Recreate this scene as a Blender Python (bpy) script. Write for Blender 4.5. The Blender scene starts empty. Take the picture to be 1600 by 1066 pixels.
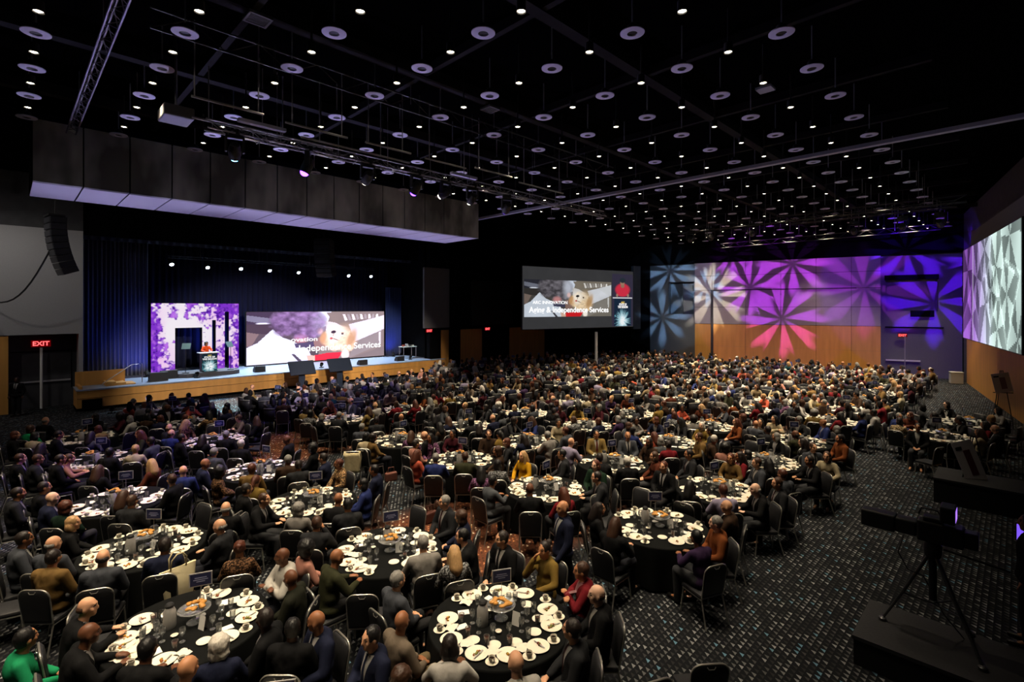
import bpy, bmesh, math, random
import numpy as np
from mathutils import Vector, Matrix, noise
from mathutils.bvhtree import BVHTree
R = random.Random(7)
SC = bpy.context.scene
COL = SC.collection
S2 = math.sqrt(0.5)
F, HZ, CH = 791.0, 482.0, 4.9          # focal length in pixels, horizon row, camera height
PI = math.pi

def W(u, w, z=0.0):                     # u runs along the stage front, w towards the stage
    return Vector(((u - w) * S2, (u + w) * S2, z))
def PX(x, y, z=0.0):                    # the point at height z seen at a pixel
    Y = (CH - z) * F / (y - HZ)
    return Vector(((x - 800) / F * Y, Y, z))
def UX(x, w):                           # u of the image column x on the plane w
    r = (x - 800) / F
    return w * (1 + r) / (1 - r)
def ZY(x, y, w):                        # height of the pixel on the plane w
    return CH - (y - HZ) / F * (UX(x, w) + w) * S2
def proj(p):
    return 800 + F * p[0] / p[1], HZ + F * (CH - p[2]) / p[1]
ORD = ("zeroth first second third fourth fifth sixth seventh eighth ninth tenth eleventh twelfth thirteenth fourteenth fifteenth "
       "sixteenth seventeenth eighteenth nineteenth").split()
def ordn(n):
    if n < 20: return ORD[n]
    t = ("", "", "twent", "thirt", "fort", "fift")[n // 10]
    return t + "ieth" if n % 10 == 0 else t + "y-" + ORD[n % 10]

# ------------------------------------------------------------------ materials
def lin(h):
    h = h.lstrip('#')
    c = [int(h[i:i + 2], 16) / 255 for i in (0, 2, 4)]
    return [x / 12.92 if x <= .04045 else ((x + .055) / 1.055) ** 2.4 for x in c] + [1.0]
MATS = {}
def mat(name, col, rough=.6, metal=0.0, spec=.3, vary=0.0, scale=20.0, bump=0.0, stretch=None, trans=0.0, sheen=0.0):
    if name in MATS: return MATS[name]
    m = bpy.data.materials.new(name); m.use_nodes = True
    nt = m.node_tree; b = nt.nodes['Principled BSDF']
    c = lin(col) if isinstance(col, str) else list(col) + [1.0] * (4 - len(col))
    b.inputs['Base Color'].default_value = c
    b.inputs['Roughness'].default_value = rough
    b.inputs['Metallic'].default_value = metal
    b.inputs['Specular IOR Level'].default_value = spec
    b.inputs['Transmission Weight'].default_value = trans
    if sheen: b.inputs['Sheen Weight'].default_value = sheen
    if vary or bump:
        tc = nt.nodes.new('ShaderNodeTexCoord'); mp = nt.nodes.new('ShaderNodeMapping')
        if stretch: mp.inputs['Scale'].default_value = stretch
        nz = nt.nodes.new('ShaderNodeTexNoise'); nz.inputs['Scale'].default_value = scale; nz.inputs['Detail'].default_value = 3
        nt.links.new(tc.outputs['Object'], mp.inputs[0]); nt.links.new(mp.outputs[0], nz.inputs['Vector'])
        if vary:
            mx = nt.nodes.new('ShaderNodeMix'); mx.data_type = 'RGBA'
            mx.inputs['A'].default_value = [x * (1 - vary) for x in c[:3]] + [1]
            mx.inputs['B'].default_value = [min(1, x * (1 + vary)) for x in c[:3]] + [1]
            nt.links.new(nz.outputs['Fac'], mx.inputs['Factor']); nt.links.new(mx.outputs['Result'], b.inputs['Base Color'])
        if bump:
            bp = nt.nodes.new('ShaderNodeBump'); bp.inputs['Strength'].default_value = bump; bp.inputs['Distance'].default_value = .02
            nt.links.new(nz.outputs['Fac'], bp.inputs['Height']); nt.links.new(bp.outputs[0], b.inputs['Normal'])
    MATS[name] = m
    return m
def emit(name, col, s):
    if name in MATS: return MATS[name]
    m = bpy.data.materials.new(name); m.use_nodes = True
    nt = m.node_tree; nt.nodes.remove(nt.nodes['Principled BSDF'])
    e = nt.nodes.new('ShaderNodeEmission'); e.inputs[0].default_value = lin(col) if isinstance(col, str) else col; e.inputs[1].default_value = s
    nt.links.new(e.outputs[0], nt.nodes['Material Output'].inputs[0])
    MATS[name] = m
    return m
def emit_attr(name, s, boost=1.0):      # a screen: it gives off its picture
    m = bpy.data.materials.new(name); m.use_nodes = True
    nt = m.node_tree; nt.nodes.remove(nt.nodes['Principled BSDF'])
    a = nt.nodes.new('ShaderNodeAttribute'); a.attribute_name = 'picture'
    e = nt.nodes.new('ShaderNodeEmission'); e.inputs[1].default_value = s
    nt.links.new(a.outputs['Color'], e.inputs[0]); nt.links.new(e.outputs[0], nt.nodes['Material Output'].inputs[0])
    return m
def attr_mat(name, rough=.8):
    m = bpy.data.materials.new(name); m.use_nodes = True
    nt = m.node_tree; b = nt.nodes['Principled BSDF']; b.inputs['Roughness'].default_value = rough; b.inputs['Specular IOR Level'].default_value = .2
    a = nt.nodes.new('ShaderNodeAttribute'); a.attribute_name = 'tint'
    nt.links.new(a.outputs['Color'], b.inputs['Base Color'])
    return m

# ------------------------------------------------------------------ mesh builder
class MB:
    def __init__(s): s.v = []; s.f = []; s.m = []
    def add(s, vs, fs, m=0):
        o = len(s.v); s.v += [tuple(x) for x in vs]; s.f += [tuple(i + o for i in f) for f in fs]; s.m += [m] * len(fs); return s
    def box(s, lo, hi, m=0, mtx=None):
        x0, y0, z0 = lo; x1, y1, z1 = hi
        v = [Vector(p) for p in ((x0, y0, z0), (x1, y0, z0), (x1, y1, z0), (x0, y1, z0), (x0, y0, z1), (x1, y0, z1), (x1, y1, z1), (x0, y1, z1))]
        if mtx: v = [mtx @ p for p in v]
        return s.add(v, [(0, 3, 2, 1), (4, 5, 6, 7), (0, 1, 5, 4), (1, 2, 6, 5), (2, 3, 7, 6), (3, 0, 4, 7)], m)
    def rbox(s, lo, hi, b, m=0, mtx=None):      # box with bevelled edges
        bm = bmesh.new(); bmesh.ops.create_cube(bm, size=1)
        c = [(lo[i] + hi[i]) / 2 for i in range(3)]; d = [hi[i] - lo[i] for i in range(3)]
        for q in bm.verts: q.co = Vector([q.co[i] * d[i] + c[i] for i in range(3)])
        bmesh.ops.bevel(bm, geom=bm.edges[:], offset=b, segments=2, affect='EDGES', profile=.5)
        if mtx: bm.transform(mtx)
        bm.verts.index_update()
        s.add([q.co.copy() for q in bm.verts], [[q.index for q in f.verts] for f in bm.faces], m); bm.free(); return s
    def tube(s, pts, r, n=8, m=0, caps=True, radii=None):
        pts = [Vector(p) for p in pts]; rings = []
        up = Vector((0, 0, 1))
        for i, p in enumerate(pts):
            t = (pts[min(i + 1, len(pts) - 1)] - pts[max(i - 1, 0)]).normalized()
            a = t.cross(up)
            if a.length < 1e-3: a = t.cross(Vector((0, 1, 0)))
            a.normalize(); b = t.cross(a).normalized()
            rr = radii[i] if radii else r
            rings.append([p + (a * math.cos(2 * PI * k / n) + b * math.sin(2 * PI * k / n)) * rr for k in range(n)])
        vs = [q for g in rings for q in g]; fs = []
        for i in range(len(pts) - 1):
            for k in range(n):
                fs.append((i * n + k, i * n + (k + 1) % n, (i + 1) * n + (k + 1) % n, (i + 1) * n + k))
        if caps: fs += [tuple(range(n - 1, -1, -1)), tuple(range((len(pts) - 1) * n, len(pts) * n))]
        return s.add(vs, fs, m)
    def lathe(s, prof, n=20, m=0, c=(0, 0, 0), wob=None, caps=True):
        vs = []; fs = []
        for r, z in prof:
            for k in range(n):
                a = 2 * PI * k / n; q = r + (wob(a, z) if wob else 0)
                vs.append((c[0] + q * math.cos(a), c[1] + q * math.sin(a), c[2] + z))
        for i in range(len(prof) - 1):
            for k in range(n): fs.append((i * n + k, i * n + (k + 1) % n, (i + 1) * n + (k + 1) % n, (i + 1) * n + k))
        if caps and prof[0][0] > 1e-4: fs.append(tuple(range(n - 1, -1, -1)))
        if caps and prof[-1][0] > 1e-4: fs.append(tuple(range((len(prof) - 1) * n, len(prof) * n)))
        return s.add(vs, fs, m)
    def sph(s, c, r, n=10, k=7, m=0, rot=None):
        if isinstance(r, (int, float)): r = (r, r, r)
        vs = [(0, 0, -1)]; fs = []
        for i in range(1, k):
            ph = -PI / 2 + PI * i / k
            for j in range(n): vs.append((math.cos(ph) * math.cos(2 * PI * j / n), math.cos(ph) * math.sin(2 * PI * j / n), math.sin(ph)))
        vs.append((0, 0, 1)); T = len(vs) - 1
        for j in range(n):
            fs.append((0, 1 + (j + 1) % n, 1 + j)); fs.append((T, T - n + j, T - n + (j + 1) % n))
            for i in range(k - 2): a = 1 + i * n; fs.append((a + j, a + (j + 1) % n, a + n + (j + 1) % n, a + n + j))
        out = []
        for q in vs:
            p = Vector((q[0] * r[0], q[1] * r[1], q[2] * r[2]))
            if rot: p = rot @ p
            out.append(p + Vector(c))
        return s.add(out, fs, m)
    def cap(s, p0, p1, r0, r1, n=10):
        p0 = Vector(p0); p1 = Vector(p1)
        s.tube([p0, p1], 0, n, radii=[r0, r1]); s.sph(p0, r0, n, 6); s.sph(p1, r1, n, 6); return s
    def chain(s, pts, rad):
        for i in range(len(pts) - 1): s.cap(pts[i], pts[i + 1], rad[i], rad[i + 1])
        return s
    def quad(s, a, b, c, d, m=0): return s.add([a, b, c, d], [(0, 1, 2, 3)], m)
    def prism(s, poly, z0, z1, m=0):        # polygon in xy extruded
        n = len(poly)
        vs = [(p[0], p[1], z0) for p in poly] + [(p[0], p[1], z1) for p in poly]
        fs = [tuple(range(n - 1, -1, -1)), tuple(range(n, 2 * n))] + [(i, (i + 1) % n, n + (i + 1) % n, n + i) for i in range(n)]
        return s.add(vs, fs, m)
    def mesh(s, name, mats, smooth=False, sharp=None):
        me = bpy.data.meshes.new(name); me.from_pydata([tuple(v) for v in s.v], [], s.f)
        for x in (mats if isinstance(mats, (list, tuple)) else [mats]): me.materials.append(x)
        if any(s.m): me.polygons.foreach_set('material_index', s.m)
        if smooth:
            me.polygons.foreach_set('use_smooth', [True] * len(me.polygons))
            if sharp: me.set_sharp_from_angle(angle=math.radians(sharp))
        me.update(); return me
    def obj(s, name, mats, parent=None, smooth=False, sharp=None, loc=None, rz=0.0):
        return link(name, s.mesh(name, mats, smooth, sharp), parent, loc, rz)
def link(name, data, parent=None, loc=None, rz=0.0):
    o = bpy.data.objects.new(name, data); COL.objects.link(o)
    if parent: o.parent = parent
    if loc is not None: o.location = loc
    if rz: o.rotation_euler = (0, 0, rz)
    return o
def tag(o, label, cat=None, group=None, kind=None):
    if label: o['label'] = label
    if cat: o['category'] = cat
    if group: o['group'] = group
    if kind: o['kind'] = kind
    return o
def empty(name, loc, rz=0.0):
    o = bpy.data.objects.new(name, None); COL.objects.link(o); o.location = loc; o.rotation_euler = (0, 0, rz); o.empty_display_size = .2
    return o
def struct(o, label=None, cat=None):
    o['kind'] = 'structure'
    if label: o['label'] = label
    if cat: o['category'] = cat
    return o
def copy_tree(o, parent=None):
    c = o.copy(); COL.objects.link(c)
    if parent: c.parent = parent
    for ch in list(o.children): copy_tree(ch, c)
    return c
UW = Matrix(((S2, -S2, 0), (S2, S2, 0), (0, 0, 1))).to_4x4()      # local x = u, local y = w
def uwbox(b, u0, u1, w0, w1, z0, z1, m=0): return b.box((u0, w0, z0), (u1, w1, z1), m, UW)
def wall_seg(b, p, q, z0, z1, th, m=0):     # wall slab from p to q, thickness to the side away from the room (left of p->q if th>0)
    p = Vector((p[0], p[1], 0)); q = Vector((q[0], q[1], 0)); d = (q - p).normalized(); n = Vector((-d.y, d.x, 0)) * th
    return b.prism([p, q, q + n, p + n], z0, z1, m)
def spot(name, loc, target, energy, deg, col=(1, 1, 1), blend=.3, radius=.05, parent=None):
    l = bpy.data.lights.new(name, 'SPOT'); l.energy = energy; l.spot_size = math.radians(deg); l.spot_blend = blend; l.color = col; l.shadow_soft_size = radius
    o = bpy.data.objects.new(name, l); COL.objects.link(o)
    o.location = loc; o.rotation_euler = (Vector(target) - Vector(loc)).to_track_quat('-Z', 'Y').to_euler()
    return o
def text(name, body, size, mtx, material, parent=None, extrude=.003, align='CENTER', bold=0.0, sx=1.0, width=None):
    c = bpy.data.curves.new(name, 'FONT'); c.body = body; c.size = size; c.align_x = align; c.align_y = 'CENTER'; c.extrude = extrude; c.offset = bold
    c.materials.append(material)
    o = bpy.data.objects.new(name, c); COL.objects.link(o)
    dg = bpy.context.evaluated_depsgraph_get(); dg.update(); me = bpy.data.meshes.new_from_object(o.evaluated_get(dg)); bpy.data.objects.remove(o); bpy.data.curves.remove(c)
    xs = [v.co.x for v in me.vertices]
    if width: sx = width / (max(xs) - min(xs))
    o = link(name, me, parent)
    o.matrix_local = mtx @ Matrix.Diagonal((sx, 1, 1, 1))
    return o
def face_mtx(p, right, up=Vector((0, 0, 1))):   # local x = right, y = up, z = towards the viewer
    r = Vector(right).normalized(); n = r.cross(up).normalized()
    return Matrix(((r.x, up.x, n.x, p[0]), (r.y, up.y, n.y, p[1]), (r.z, up.z, n.z, p[2]), (0, 0, 0, 1)))
EXPOSURE = 0.0
LAMP = 1000.0
VIOLET = 3200.0
GOBO = 17000.0
STAGE = 3200.0
COOL = 12000.0
WASH = 2200.0
SIDE = 230.0
BLUE = 220.0
UPL = 3000.0
# ------------------------------------------------------------------ camera
cd = bpy.data.cameras.new('camera'); cam = bpy.data.objects.new('camera', cd); COL.objects.link(cam)
cam.location = (0, 0, CH); cam.rotation_euler = (PI / 2, 0, 0)
cd.sensor_width = 36; cd.lens = 36 * F / 1600; cd.shift_y = -51 / 1600; cd.clip_start = .1; cd.clip_end = 200
SC.camera = cam
SC.view_settings.view_transform = 'Standard'; SC.view_settings.look = 'None'; SC.view_settings.exposure = EXPOSURE; SC.view_settings.gamma = 1
SC.view_settings.use_curve_mapping = False
SC.cycles.max_bounces = 4; SC.cycles.diffuse_bounces = 2; SC.cycles.glossy_bounces = 2; SC.cycles.transmission_bounces = 4; SC.cycles.transparent_max_bounces = 4
SC.cycles.caustics_reflective = False; SC.cycles.caustics_refractive = False; SC.cycles.sample_clamp_indirect = 2.0
wd = bpy.data.worlds.new('hall'); wd.use_nodes = True; wd.node_tree.nodes['Background'].inputs[0].default_value = (.004, .004, .005, 1); SC.world = wd

# ------------------------------------------------------------------ carpet
def carpet():
    m = bpy.data.materials.new('carpet'); m.use_nodes = True; nt = m.node_tree; N = nt.nodes; L = nt.links
    b = N['Principled BSDF']; b.inputs['Roughness'].default_value = .95; b.inputs['Specular IOR Level'].default_value = .1
    def M(op, a, c=None, d=None):
        n = N.new('ShaderNodeMath'); n.operation = op
        for i, x in enumerate((a, c, d)):
            if x is None: continue
            if isinstance(x, (int, float)): n.inputs[i].default_value = x
            else: L.new(x, n.inputs[i])
        return n.outputs[0]
    tc = N.new('ShaderNodeTexCoord'); mp = N.new('ShaderNodeMapping'); mp.inputs['Rotation'].default_value = (0, 0, -PI / 4)
    L.new(tc.outputs['Object'], mp.inputs[0])
    sp = N.new('ShaderNodeSeparateXYZ'); L.new(mp.outputs[0], sp.inputs[0])
    u, w = sp.outputs[0], sp.outputs[1]
    # little triangles in rows, every other row shifted
    wr = M('DIVIDE', w, .088); row = M('FLOOR', wr); b_ = M('FRACT', wr)
    ur = M('ADD', M('DIVIDE', u, .098), M('MULTIPLY', row, .37)); cell = M('FLOOR', ur); a_ = M('FRACT', ur)
    t1 = M('MULTIPLY', M('GREATER_THAN', b_, .14), M('LESS_THAN', b_, M('SUBTRACT', M('MULTIPLY', a_, 1.15), .06)))
    tri = M('MULTIPLY', t1, M('LESS_THAN', a_, .86))
    cv = N.new('ShaderNodeCombineXYZ'); L.new(cell, cv.inputs[0]); L.new(row, cv.inputs[1])
    wn = N.new('ShaderNodeTexWhiteNoise'); wn.noise_dimensions = '2D'; L.new(cv.outputs[0], wn.inputs['Vector'])
    br = M('ADD', M('MULTIPLY', M('POWER', wn.outputs['Value'], 3.0), .85), .06)
    # broad bands of colour woven into the carpet
    ph = M('COSINE', M('MULTIPLY', M('SUBTRACT', w, 8.6), 2 * PI / 9.8))
    nz = N.new('ShaderNodeTexNoise'); nz.inputs['Scale'].default_value = .35; L.new(mp.outputs[0], nz.inputs['Vector'])
    rm = N.new('ShaderNodeMapRange'); rm.interpolation_type = 'SMOOTHSTEP'; rm.inputs[1].default_value = .05; rm.inputs[2].default_value = .55
    L.new(M('ADD', ph, M('MULTIPLY', M('SUBTRACT', nz.outputs['Fac'], .5), .8)), rm.inputs[0])
    ru = N.new('ShaderNodeMapRange'); ru.interpolation_type = 'SMOOTHSTEP'; ru.inputs[1].default_value = 4.2; ru.inputs[2].default_value = 5.6; L.new(u, ru.inputs[0])
    warm = M('MULTIPLY', M('MULTIPLY', rm.outputs[0], ru.outputs[0]), M('GREATER_THAN', w, 4.6))
    def mix(f, A, B):
        n = N.new('ShaderNodeMix'); n.data_type = 'RGBA'
        L.new(f, n.inputs['Factor'])
        for k, x in (('A', A), ('B', B)):
            if isinstance(x, tuple): n.inputs[k].default_value = x + (1,)
            else: L.new(x, n.inputs[k])
        return n.outputs['Result']
    base = mix(warm, (.006, .0065, .008), (.090, .030, .016))
    hue = mix(M('GREATER_THAN', wn.outputs['Value'], .955), (.30, .31, .31), (.11, .22, .30))
    hue2 = mix(M('GREATER_THAN', wn.outputs['Value'], .90), (.60, .26, .11), (.80, .66, .48))
    tric = mix(warm, hue, hue2)
    sc = N.new('ShaderNodeVectorMath'); sc.operation = 'SCALE'; L.new(tric, sc.inputs[0]); L.new(br, sc.inputs['Scale'])
    L.new(mix(tri, base, sc.outputs[0]), b.inputs['Base Color'])
    return m
K_black = mat('black paint', (.003, .003, .0035), .9, 0.0, .02, vary=.5, scale=2)
K_ceil = mat('ceiling black', (.0015, .0015, .0018), .95, 0.0, .0)
K_beam = mat('dark steel', (.012, .0115, .013), .8, 0.0, .05, vary=.4, scale=1.5)
K_wood = mat('orange maple veneer', (.58, .285, .072), .45, vary=.25, scale=4, stretch=(1, 1, .12))
K_grey = mat('grey fabric panel', (.34, .34, .35), .9, vary=.25, scale=60)
K_dgrey = mat('dark grey panel', (.055, .055, .06), .9, vary=.3, scale=3)
K_tan = mat('taupe panel', (.30, .275, .255), .85, vary=.12, scale=2)
K_white = mat('off white paint', (.75, .74, .72), .6)

b = MB(); uwbox(b, -14, 50, -14, 36, -.2, 0)
struct(b.obj('floor', carpet()))
b = MB(); uwbox(b, -14, 50, -14, 48, 11.3, 11.5)
struct(b.obj('ceiling', K_ceil))

def far(x, back=0.0):                    # the far wall at an image column
    r = (x - 800) / F; t = (26.6 - 36.5 * r) / (11.1 + 6.4 * r)
    return Vector((26.6 - 11.1 * t, 36.5 + 6.4 * t, 0)) + Vector((.4995, .8663, 0)) * back
FR = Vector((.8663, -.4995, 0))          # rightwards along the far wall
def panel(b, p, q, z0, z1, th, m=0):     # slab standing on the line p-q, towards the room by th
    return wall_seg(b, q, p, z0, z1, th, m)
# left wall beside the stage
ul = UX(130, 33)
b = MB(); uwbox(b, -14, ul, 33, 34.2, 3.65, 8.75, 0); uwbox(b, -14, ul, 33, 34.2, 8.75, 11.3, 1)
uwbox(b, -14, ul, 34.2, 34.5, 0, 3.65, 1); uwbox(b, UX(123, 33), ul, 33, 34.2, 0, 3.65, 0)
uwbox(b, -14, UX(13, 33), 33, 34.2, 0, 3.6, 2)
wl = struct(b.obj('wall_left', [K_grey, K_dgrey, K_wood]))
b = MB(); uwbox(b, UX(14, 34.2), UX(110, 34.2), 34.12, 34.2, 1.25, 1.33); struct(b.obj('trim_1', K_grey), 'grey rail along the recess wall under the left panel')
b = MB(); uwbox(b, UX(16, 34.2), UX(112, 34.2), 34.14, 34.2, 2.75, 2.79); uwbox(b, UX(111, 34.2), UX(112, 34.2), 34.14, 34.2, .9, 2.75)
struct(b.obj('trim_2', K_black), 'black frame line on the recess wall')
# stage house
b = MB(); uwbox(b, ul - .6, 23.6, 41, 41.3, 0, 11.3); uwbox(b, ul - .6, ul, 34.4, 41, 0, 11.3); uwbox(b, 23.3, 23.6, 33, 41, 0, 11.3)
uwbox(b, ul, 22.9, 33.3, 33.5, 8.6, 11.3)
struct(b.obj('wall_stage', K_black))
# wall right of the stage
ur = UX(655, 31.8)
b = MB(); uwbox(b, 22.9, 36, 31.8, 32.2, 0, 11.3, 0); uwbox(b, UX(662, 31.7), UX(715, 31.7), 31.62, 31.8, 3.4, 8.0, 1)
uwbox(b, UX(736, 31.7), UX(800, 31.7), 31.62, 31.8, 3.5, 7.2, 2)
for x0, x1 in ((690, 704), (718, 757), (796, 860), (860, 925), (925, 990)): uwbox(b, UX(x0, 31.7), min(36, UX(x1, 31.7)), 31.7, 31.8, 0, 3.2, 3)
wall_seg(b, W(40.6, 23.2), W(36, 31.8), 0, 11.3, -.3, 0)
struct(b.obj('wall_front', [K_black, mat('mid grey panel', (.16, .16, .165), .9, vary=.2, scale=20), mat('charcoal panel', (.02, .02, .022), .9), K_wood]))
b = MB(); uwbox(b, UX(705, 31.4), UX(717, 31.4), 31.2, 31.8, 0, 9.5); uwbox(b, UX(757, 31.4), UX(795, 31.4), 31.35, 31.8, 0, 3.3)
struct(b.obj('column_1', K_black), 'black columns of the dark wall beyond the stage')
# bulkhead hanging in front of the stage
u0, u1 = UX(50, 20.5), UX(748, 20.5)
b = MB(); n = 15
for i in range(n):
    a, c = u0 + (u1 - u0) * i / n, u0 + (u1 - u0) * (i + 1) / n
    uwbox(b, a + .02, c - .02, 20.5, 20.75, 8.66, 10.5, 0)
    uwbox(b, a + .02, c - .02, 20.75, 23.4, 8.66, 8.8, 1)
uwbox(b, u0, u1, 20.56, 23.4, 8.7, 10.45, 2)
m_conc = mat('stained grey panel', (.34, .34, .33), .9, vary=.2, scale=.75, stretch=(1, 1, .45))
_nt = m_conc.node_tree; _cr = _nt.nodes.new('ShaderNodeValToRGB'); _e = _cr.color_ramp.elements
_e[0].position = .40; _e[0].color = (.10, .10, .10, 1); _e[1].position = .66; _e[1].color = (.50, .50, .48, 1); _q = _e.new(.52); _q.color = (.27, .27, .265, 1)
_nt.links.new(_nt.nodes['Noise Texture'].outputs['Fac'], _cr.inputs[0]); _nt.links.new(_cr.outputs[0], _nt.nodes['Principled BSDF'].inputs['Base Color'])
hd = struct(b.obj('wall_bulkhead', [m_conc, mat('pale soffit', (.62, .60, .66), .8), K_black]))
# far wall
b = MB()
zt, zb = 8.7, 3.6
cols = [1086, 1113, 1165, 1220, 1275, 1330, 1376]
for x0, x1 in zip(cols, cols[1:]):
    p, q = far(x0), far(x1); g = FR * .012
    for z0, z1, mm in ((0.0, 1.8, 1), (1.8, zb, 1), (zb + .02, 5.0, 0), (5.02, 6.4, 0), (6.42, 7.6, 0), (7.62, zt, 0)):
        panel(b, p + g, q - g, z0, z1 - .01, .12, mm)
panel(b, far(1086, .1), far(1376, .1), 0, 8.65, .15, 2)
struct(b.obj('wall_far', [K_tan, K_wood, K_black]))
b = MB(); pk = mat('dark seam', (.03, .028, .03), .8)
panel(b, far(1111, -.14), far(1115, -.14), 0, 6.4, .05); panel(b, far(1111, -.14), far(1338, -.14), 6.36, 6.44, .05)
struct(b.obj('trim_3', pk), 'dark pocket line across the tall far wall panels')
b = MB(); panel(b, far(1004, .1), far(1508, .1), zt, 11.3, .1, 3)
panel(b, far(1000, .9), far(1041, .9), 0, zt, .2, 0); panel(b, far(1041, .9), far(1087, .9), 0, 4.4, .2, 0); panel(b, far(1041, .9), far(1087, .9), 7.2, zt, .2, 0)
panel(b, far(1039, 1.9), far(1090, 1.9), 3.6, 7.4, .1, 2); panel(b, far(1041, 1.9), far(1041.6, .9), 4.4, 7.2, .1, 2)
panel(b, far(1036, .88), far(1087, .88), 3.45, 3.55, .08, 1); panel(b, far(1061, 1.2), far(1063, 1.2), 4.4, 7.2, .1, 2)
panel(b, far(1086, .9), far(1086.5, 0), 0, 8.7, .1, 0)
struct(b.obj('wall_back', [mat('slate panel', (.15, .15, .16), .9, vary=.2, scale=30), K_dgrey, mat('window recess', (.08, .09, .11), .4), K_black]))
b = MB()
panel(b, far(1374, .9), far(1386, .9), 0, zt, .2, 0); panel(b, far(1470, .9), far(1508, .9), 0, zt, .2, 0)
panel(b, far(1386, .9), far(1470, .9), 0, 4.7, .2, 0); panel(b, far(1386, .9), far(1470, .9), 7.25, zt, .2, 0)
panel(b, far(1384, 1.5), far(1472, 1.5), 4.6, 7.4, .1, 0); panel(b, far(1376, .9), far(1376.4, 0), 0, zt, .1, 0)
struct(b.obj('wall_back_right', [MATS['slate panel'], K_black]))
b = MB(); panel(b, far(1384, .68), far(1470, .68), 6.95, 7.3, .12); panel(b, far(1385, .68), far(1478, .68), 3.5, 3.58, .1); panel(b, far(1425, .68), far(1463, .68), 4.3, 4.75, .06)
struct(b.obj('trim_4', K_black), 'black lintel, ledge and vent on the violet lit wall')
b = MB(); panel(b, far(1386, .68), far(1441, .68), 1.1, 1.2, .06); struct(b.obj('trim_5', K_white), 'white strip low on the violet lit wall')
# right wall
C3 = far(1506); RD = Vector((-.571, -.821, 0))
b = MB()
wall_seg(b, C3, C3 + RD * 1.2, 0, 11.3, .3, 0); wall_seg(b, C3 + RD * 1.2, C3 + RD * 30, 0, 3.5, .3, 1); wall_seg(b, C3 + RD * 1.2, C3 + RD * 30, 3.5, 11.3, .3, 0)
struct(b.obj('wall_right', [K_dgrey, K_wood]))

# ------------------------------------------------------------------ stage
us0, us1 = UX(119, 31.3), UX(697, 31.3)
b = MB()
b.prism([W(us0, 31.3)[:2], W(us1, 31.3)[:2], W(us1 - .4, 31.6)[:2], W(22.88, 31.6)[:2], W(22.88, 33.0)[:2], W(23.28, 33.02)[:2], W(23.28, 40.98)[:2], W(ul + .02, 40.98)[:2], W(ul + .02, 32.98)[:2], W(us0, 32.98)[:2]], .98, 1.04, 1)
b.prism([W(us0 + .02, 31.34)[:2], W(us1 - .04, 31.34)[:2], W(us1 - .42, 31.58)[:2], W(22.86, 31.58)[:2], W(22.86, 32.96)[:2], W(us0 + .02, 32.96)[:2]], .62, .97, 0)
b.prism([W(us0 + .02, 31.36)[:2], W(us1 - .06, 31.36)[:2], W(us1 - .44, 31.58)[:2], W(22.86, 31.58)[:2], W(22.86, 32.96)[:2], W(us0 + .02, 32.96)[:2]], .16, .60, 0)
b.prism([W(us0 + .02, 31.5)[:2], W(22.86, 31.5)[:2], W(22.86, 32.96)[:2], W(us0 + .02, 32.96)[:2]], 0, .16, 2)
st = tag(b.obj('stage', [K_wood, mat('stage floor', (.26, .30, .38), .35, vary=.15, scale=3), K_black]), 'long wooden stage with a pale floor and maple front', 'stage')
# side steps with a low maple wall behind
t = tag(empty('stage_steps', W(UX(140, 31.6), 31.6, 0)), 'low maple parapet and shallow steps at the near end of the stage', 'steps')
def local(o, b_): return b_
ss = MB()
for i in range(3): uwbox(ss, UX(165, 32) + .40 * i, UX(165, 32) + .40 * (i + 1), 31.9, 32.9, 1.042, 1.10 + .07 * (2 - i), 0)
so = ss.obj('step_block', K_wood, t); so.location = -t.location
hh = MB(); uwbox(hh, UX(128, 31.3), UX(160, 31.3), 31.29, 31.34, .05, .56, 0); ho = hh.obj('hatch', K_black, t); ho.location = -t.location
pp = MB(); uwbox(pp, UX(117, 33.0), UX(195, 33.0), 32.9, 32.98, 1.045, 1.75, 0); uwbox(pp, UX(119, 32.9), UX(119, 32.9) + .12, 31.5, 32.9, 1.045, 1.16, 0)
po = pp.obj('parapet', K_wood, t); po.location = -t.location
b = MB(); P1 = W(UX(160, 32.2), 32.2, 1.15); P2 = W(UX(205, 32.4), 32.4, 1.98); P3 = W(UX(222, 32.4), 32.4, 2.02); P4 = W(UX(222, 32.4), 32.4, 1.045); P5 = P1 + Vector((0, 0, -.55))
b.tube([P5, P1, P2, P3, P4], .021, 8)
tag(b.obj('handrail', mat('brushed steel', (.6, .62, .66), .35, 1.0)), 'steel handrail rising beside the stage steps', 'handrail')
# drapes
def drape(name, w, ua, uc, z0, z1, material, label, folds=22, amp=.09):
    b = MB(); n = folds * 6; vs = []
    for i in range(n + 1):
        u = ua + (uc - ua) * i / n; a = i / 6 * 2 * PI
        for z in (z1, z0): vs.append(W(u, w + math.sin(a) * amp + .03 * math.sin(a * .37), z))
    fs = [(2 * i, 2 * i + 1, 2 * i + 3, 2 * i + 2) for i in range(n)]
    b.add(vs, fs)
    o = b.obj(name, material, smooth=True); md = o.modifiers.new('cloth', 'SOLIDIFY'); md.thickness = .03
    return tag(o, label, 'curtain', 'stage drapes')
K_velvet = mat('blue black velvet', (.025, .035, .13), .9, sheen=.4)
K_navy = mat('navy velvet', (.03, .06, .24), .9, sheen=.4)
drape('stage_curtain', 38.3, ul + .1, 23.2, 1.045, 9.8, mat('black velvet', (.016, .020, .065), .95), 'wide dark backdrop curtain across the rear of the stage', 60)
drape('stage_curtain', 36.0, ul + .1, UX(231, 36), 1.045, 9.6, K_velvet, 'dark navy side curtain left of the violet portal', 16)
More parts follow.
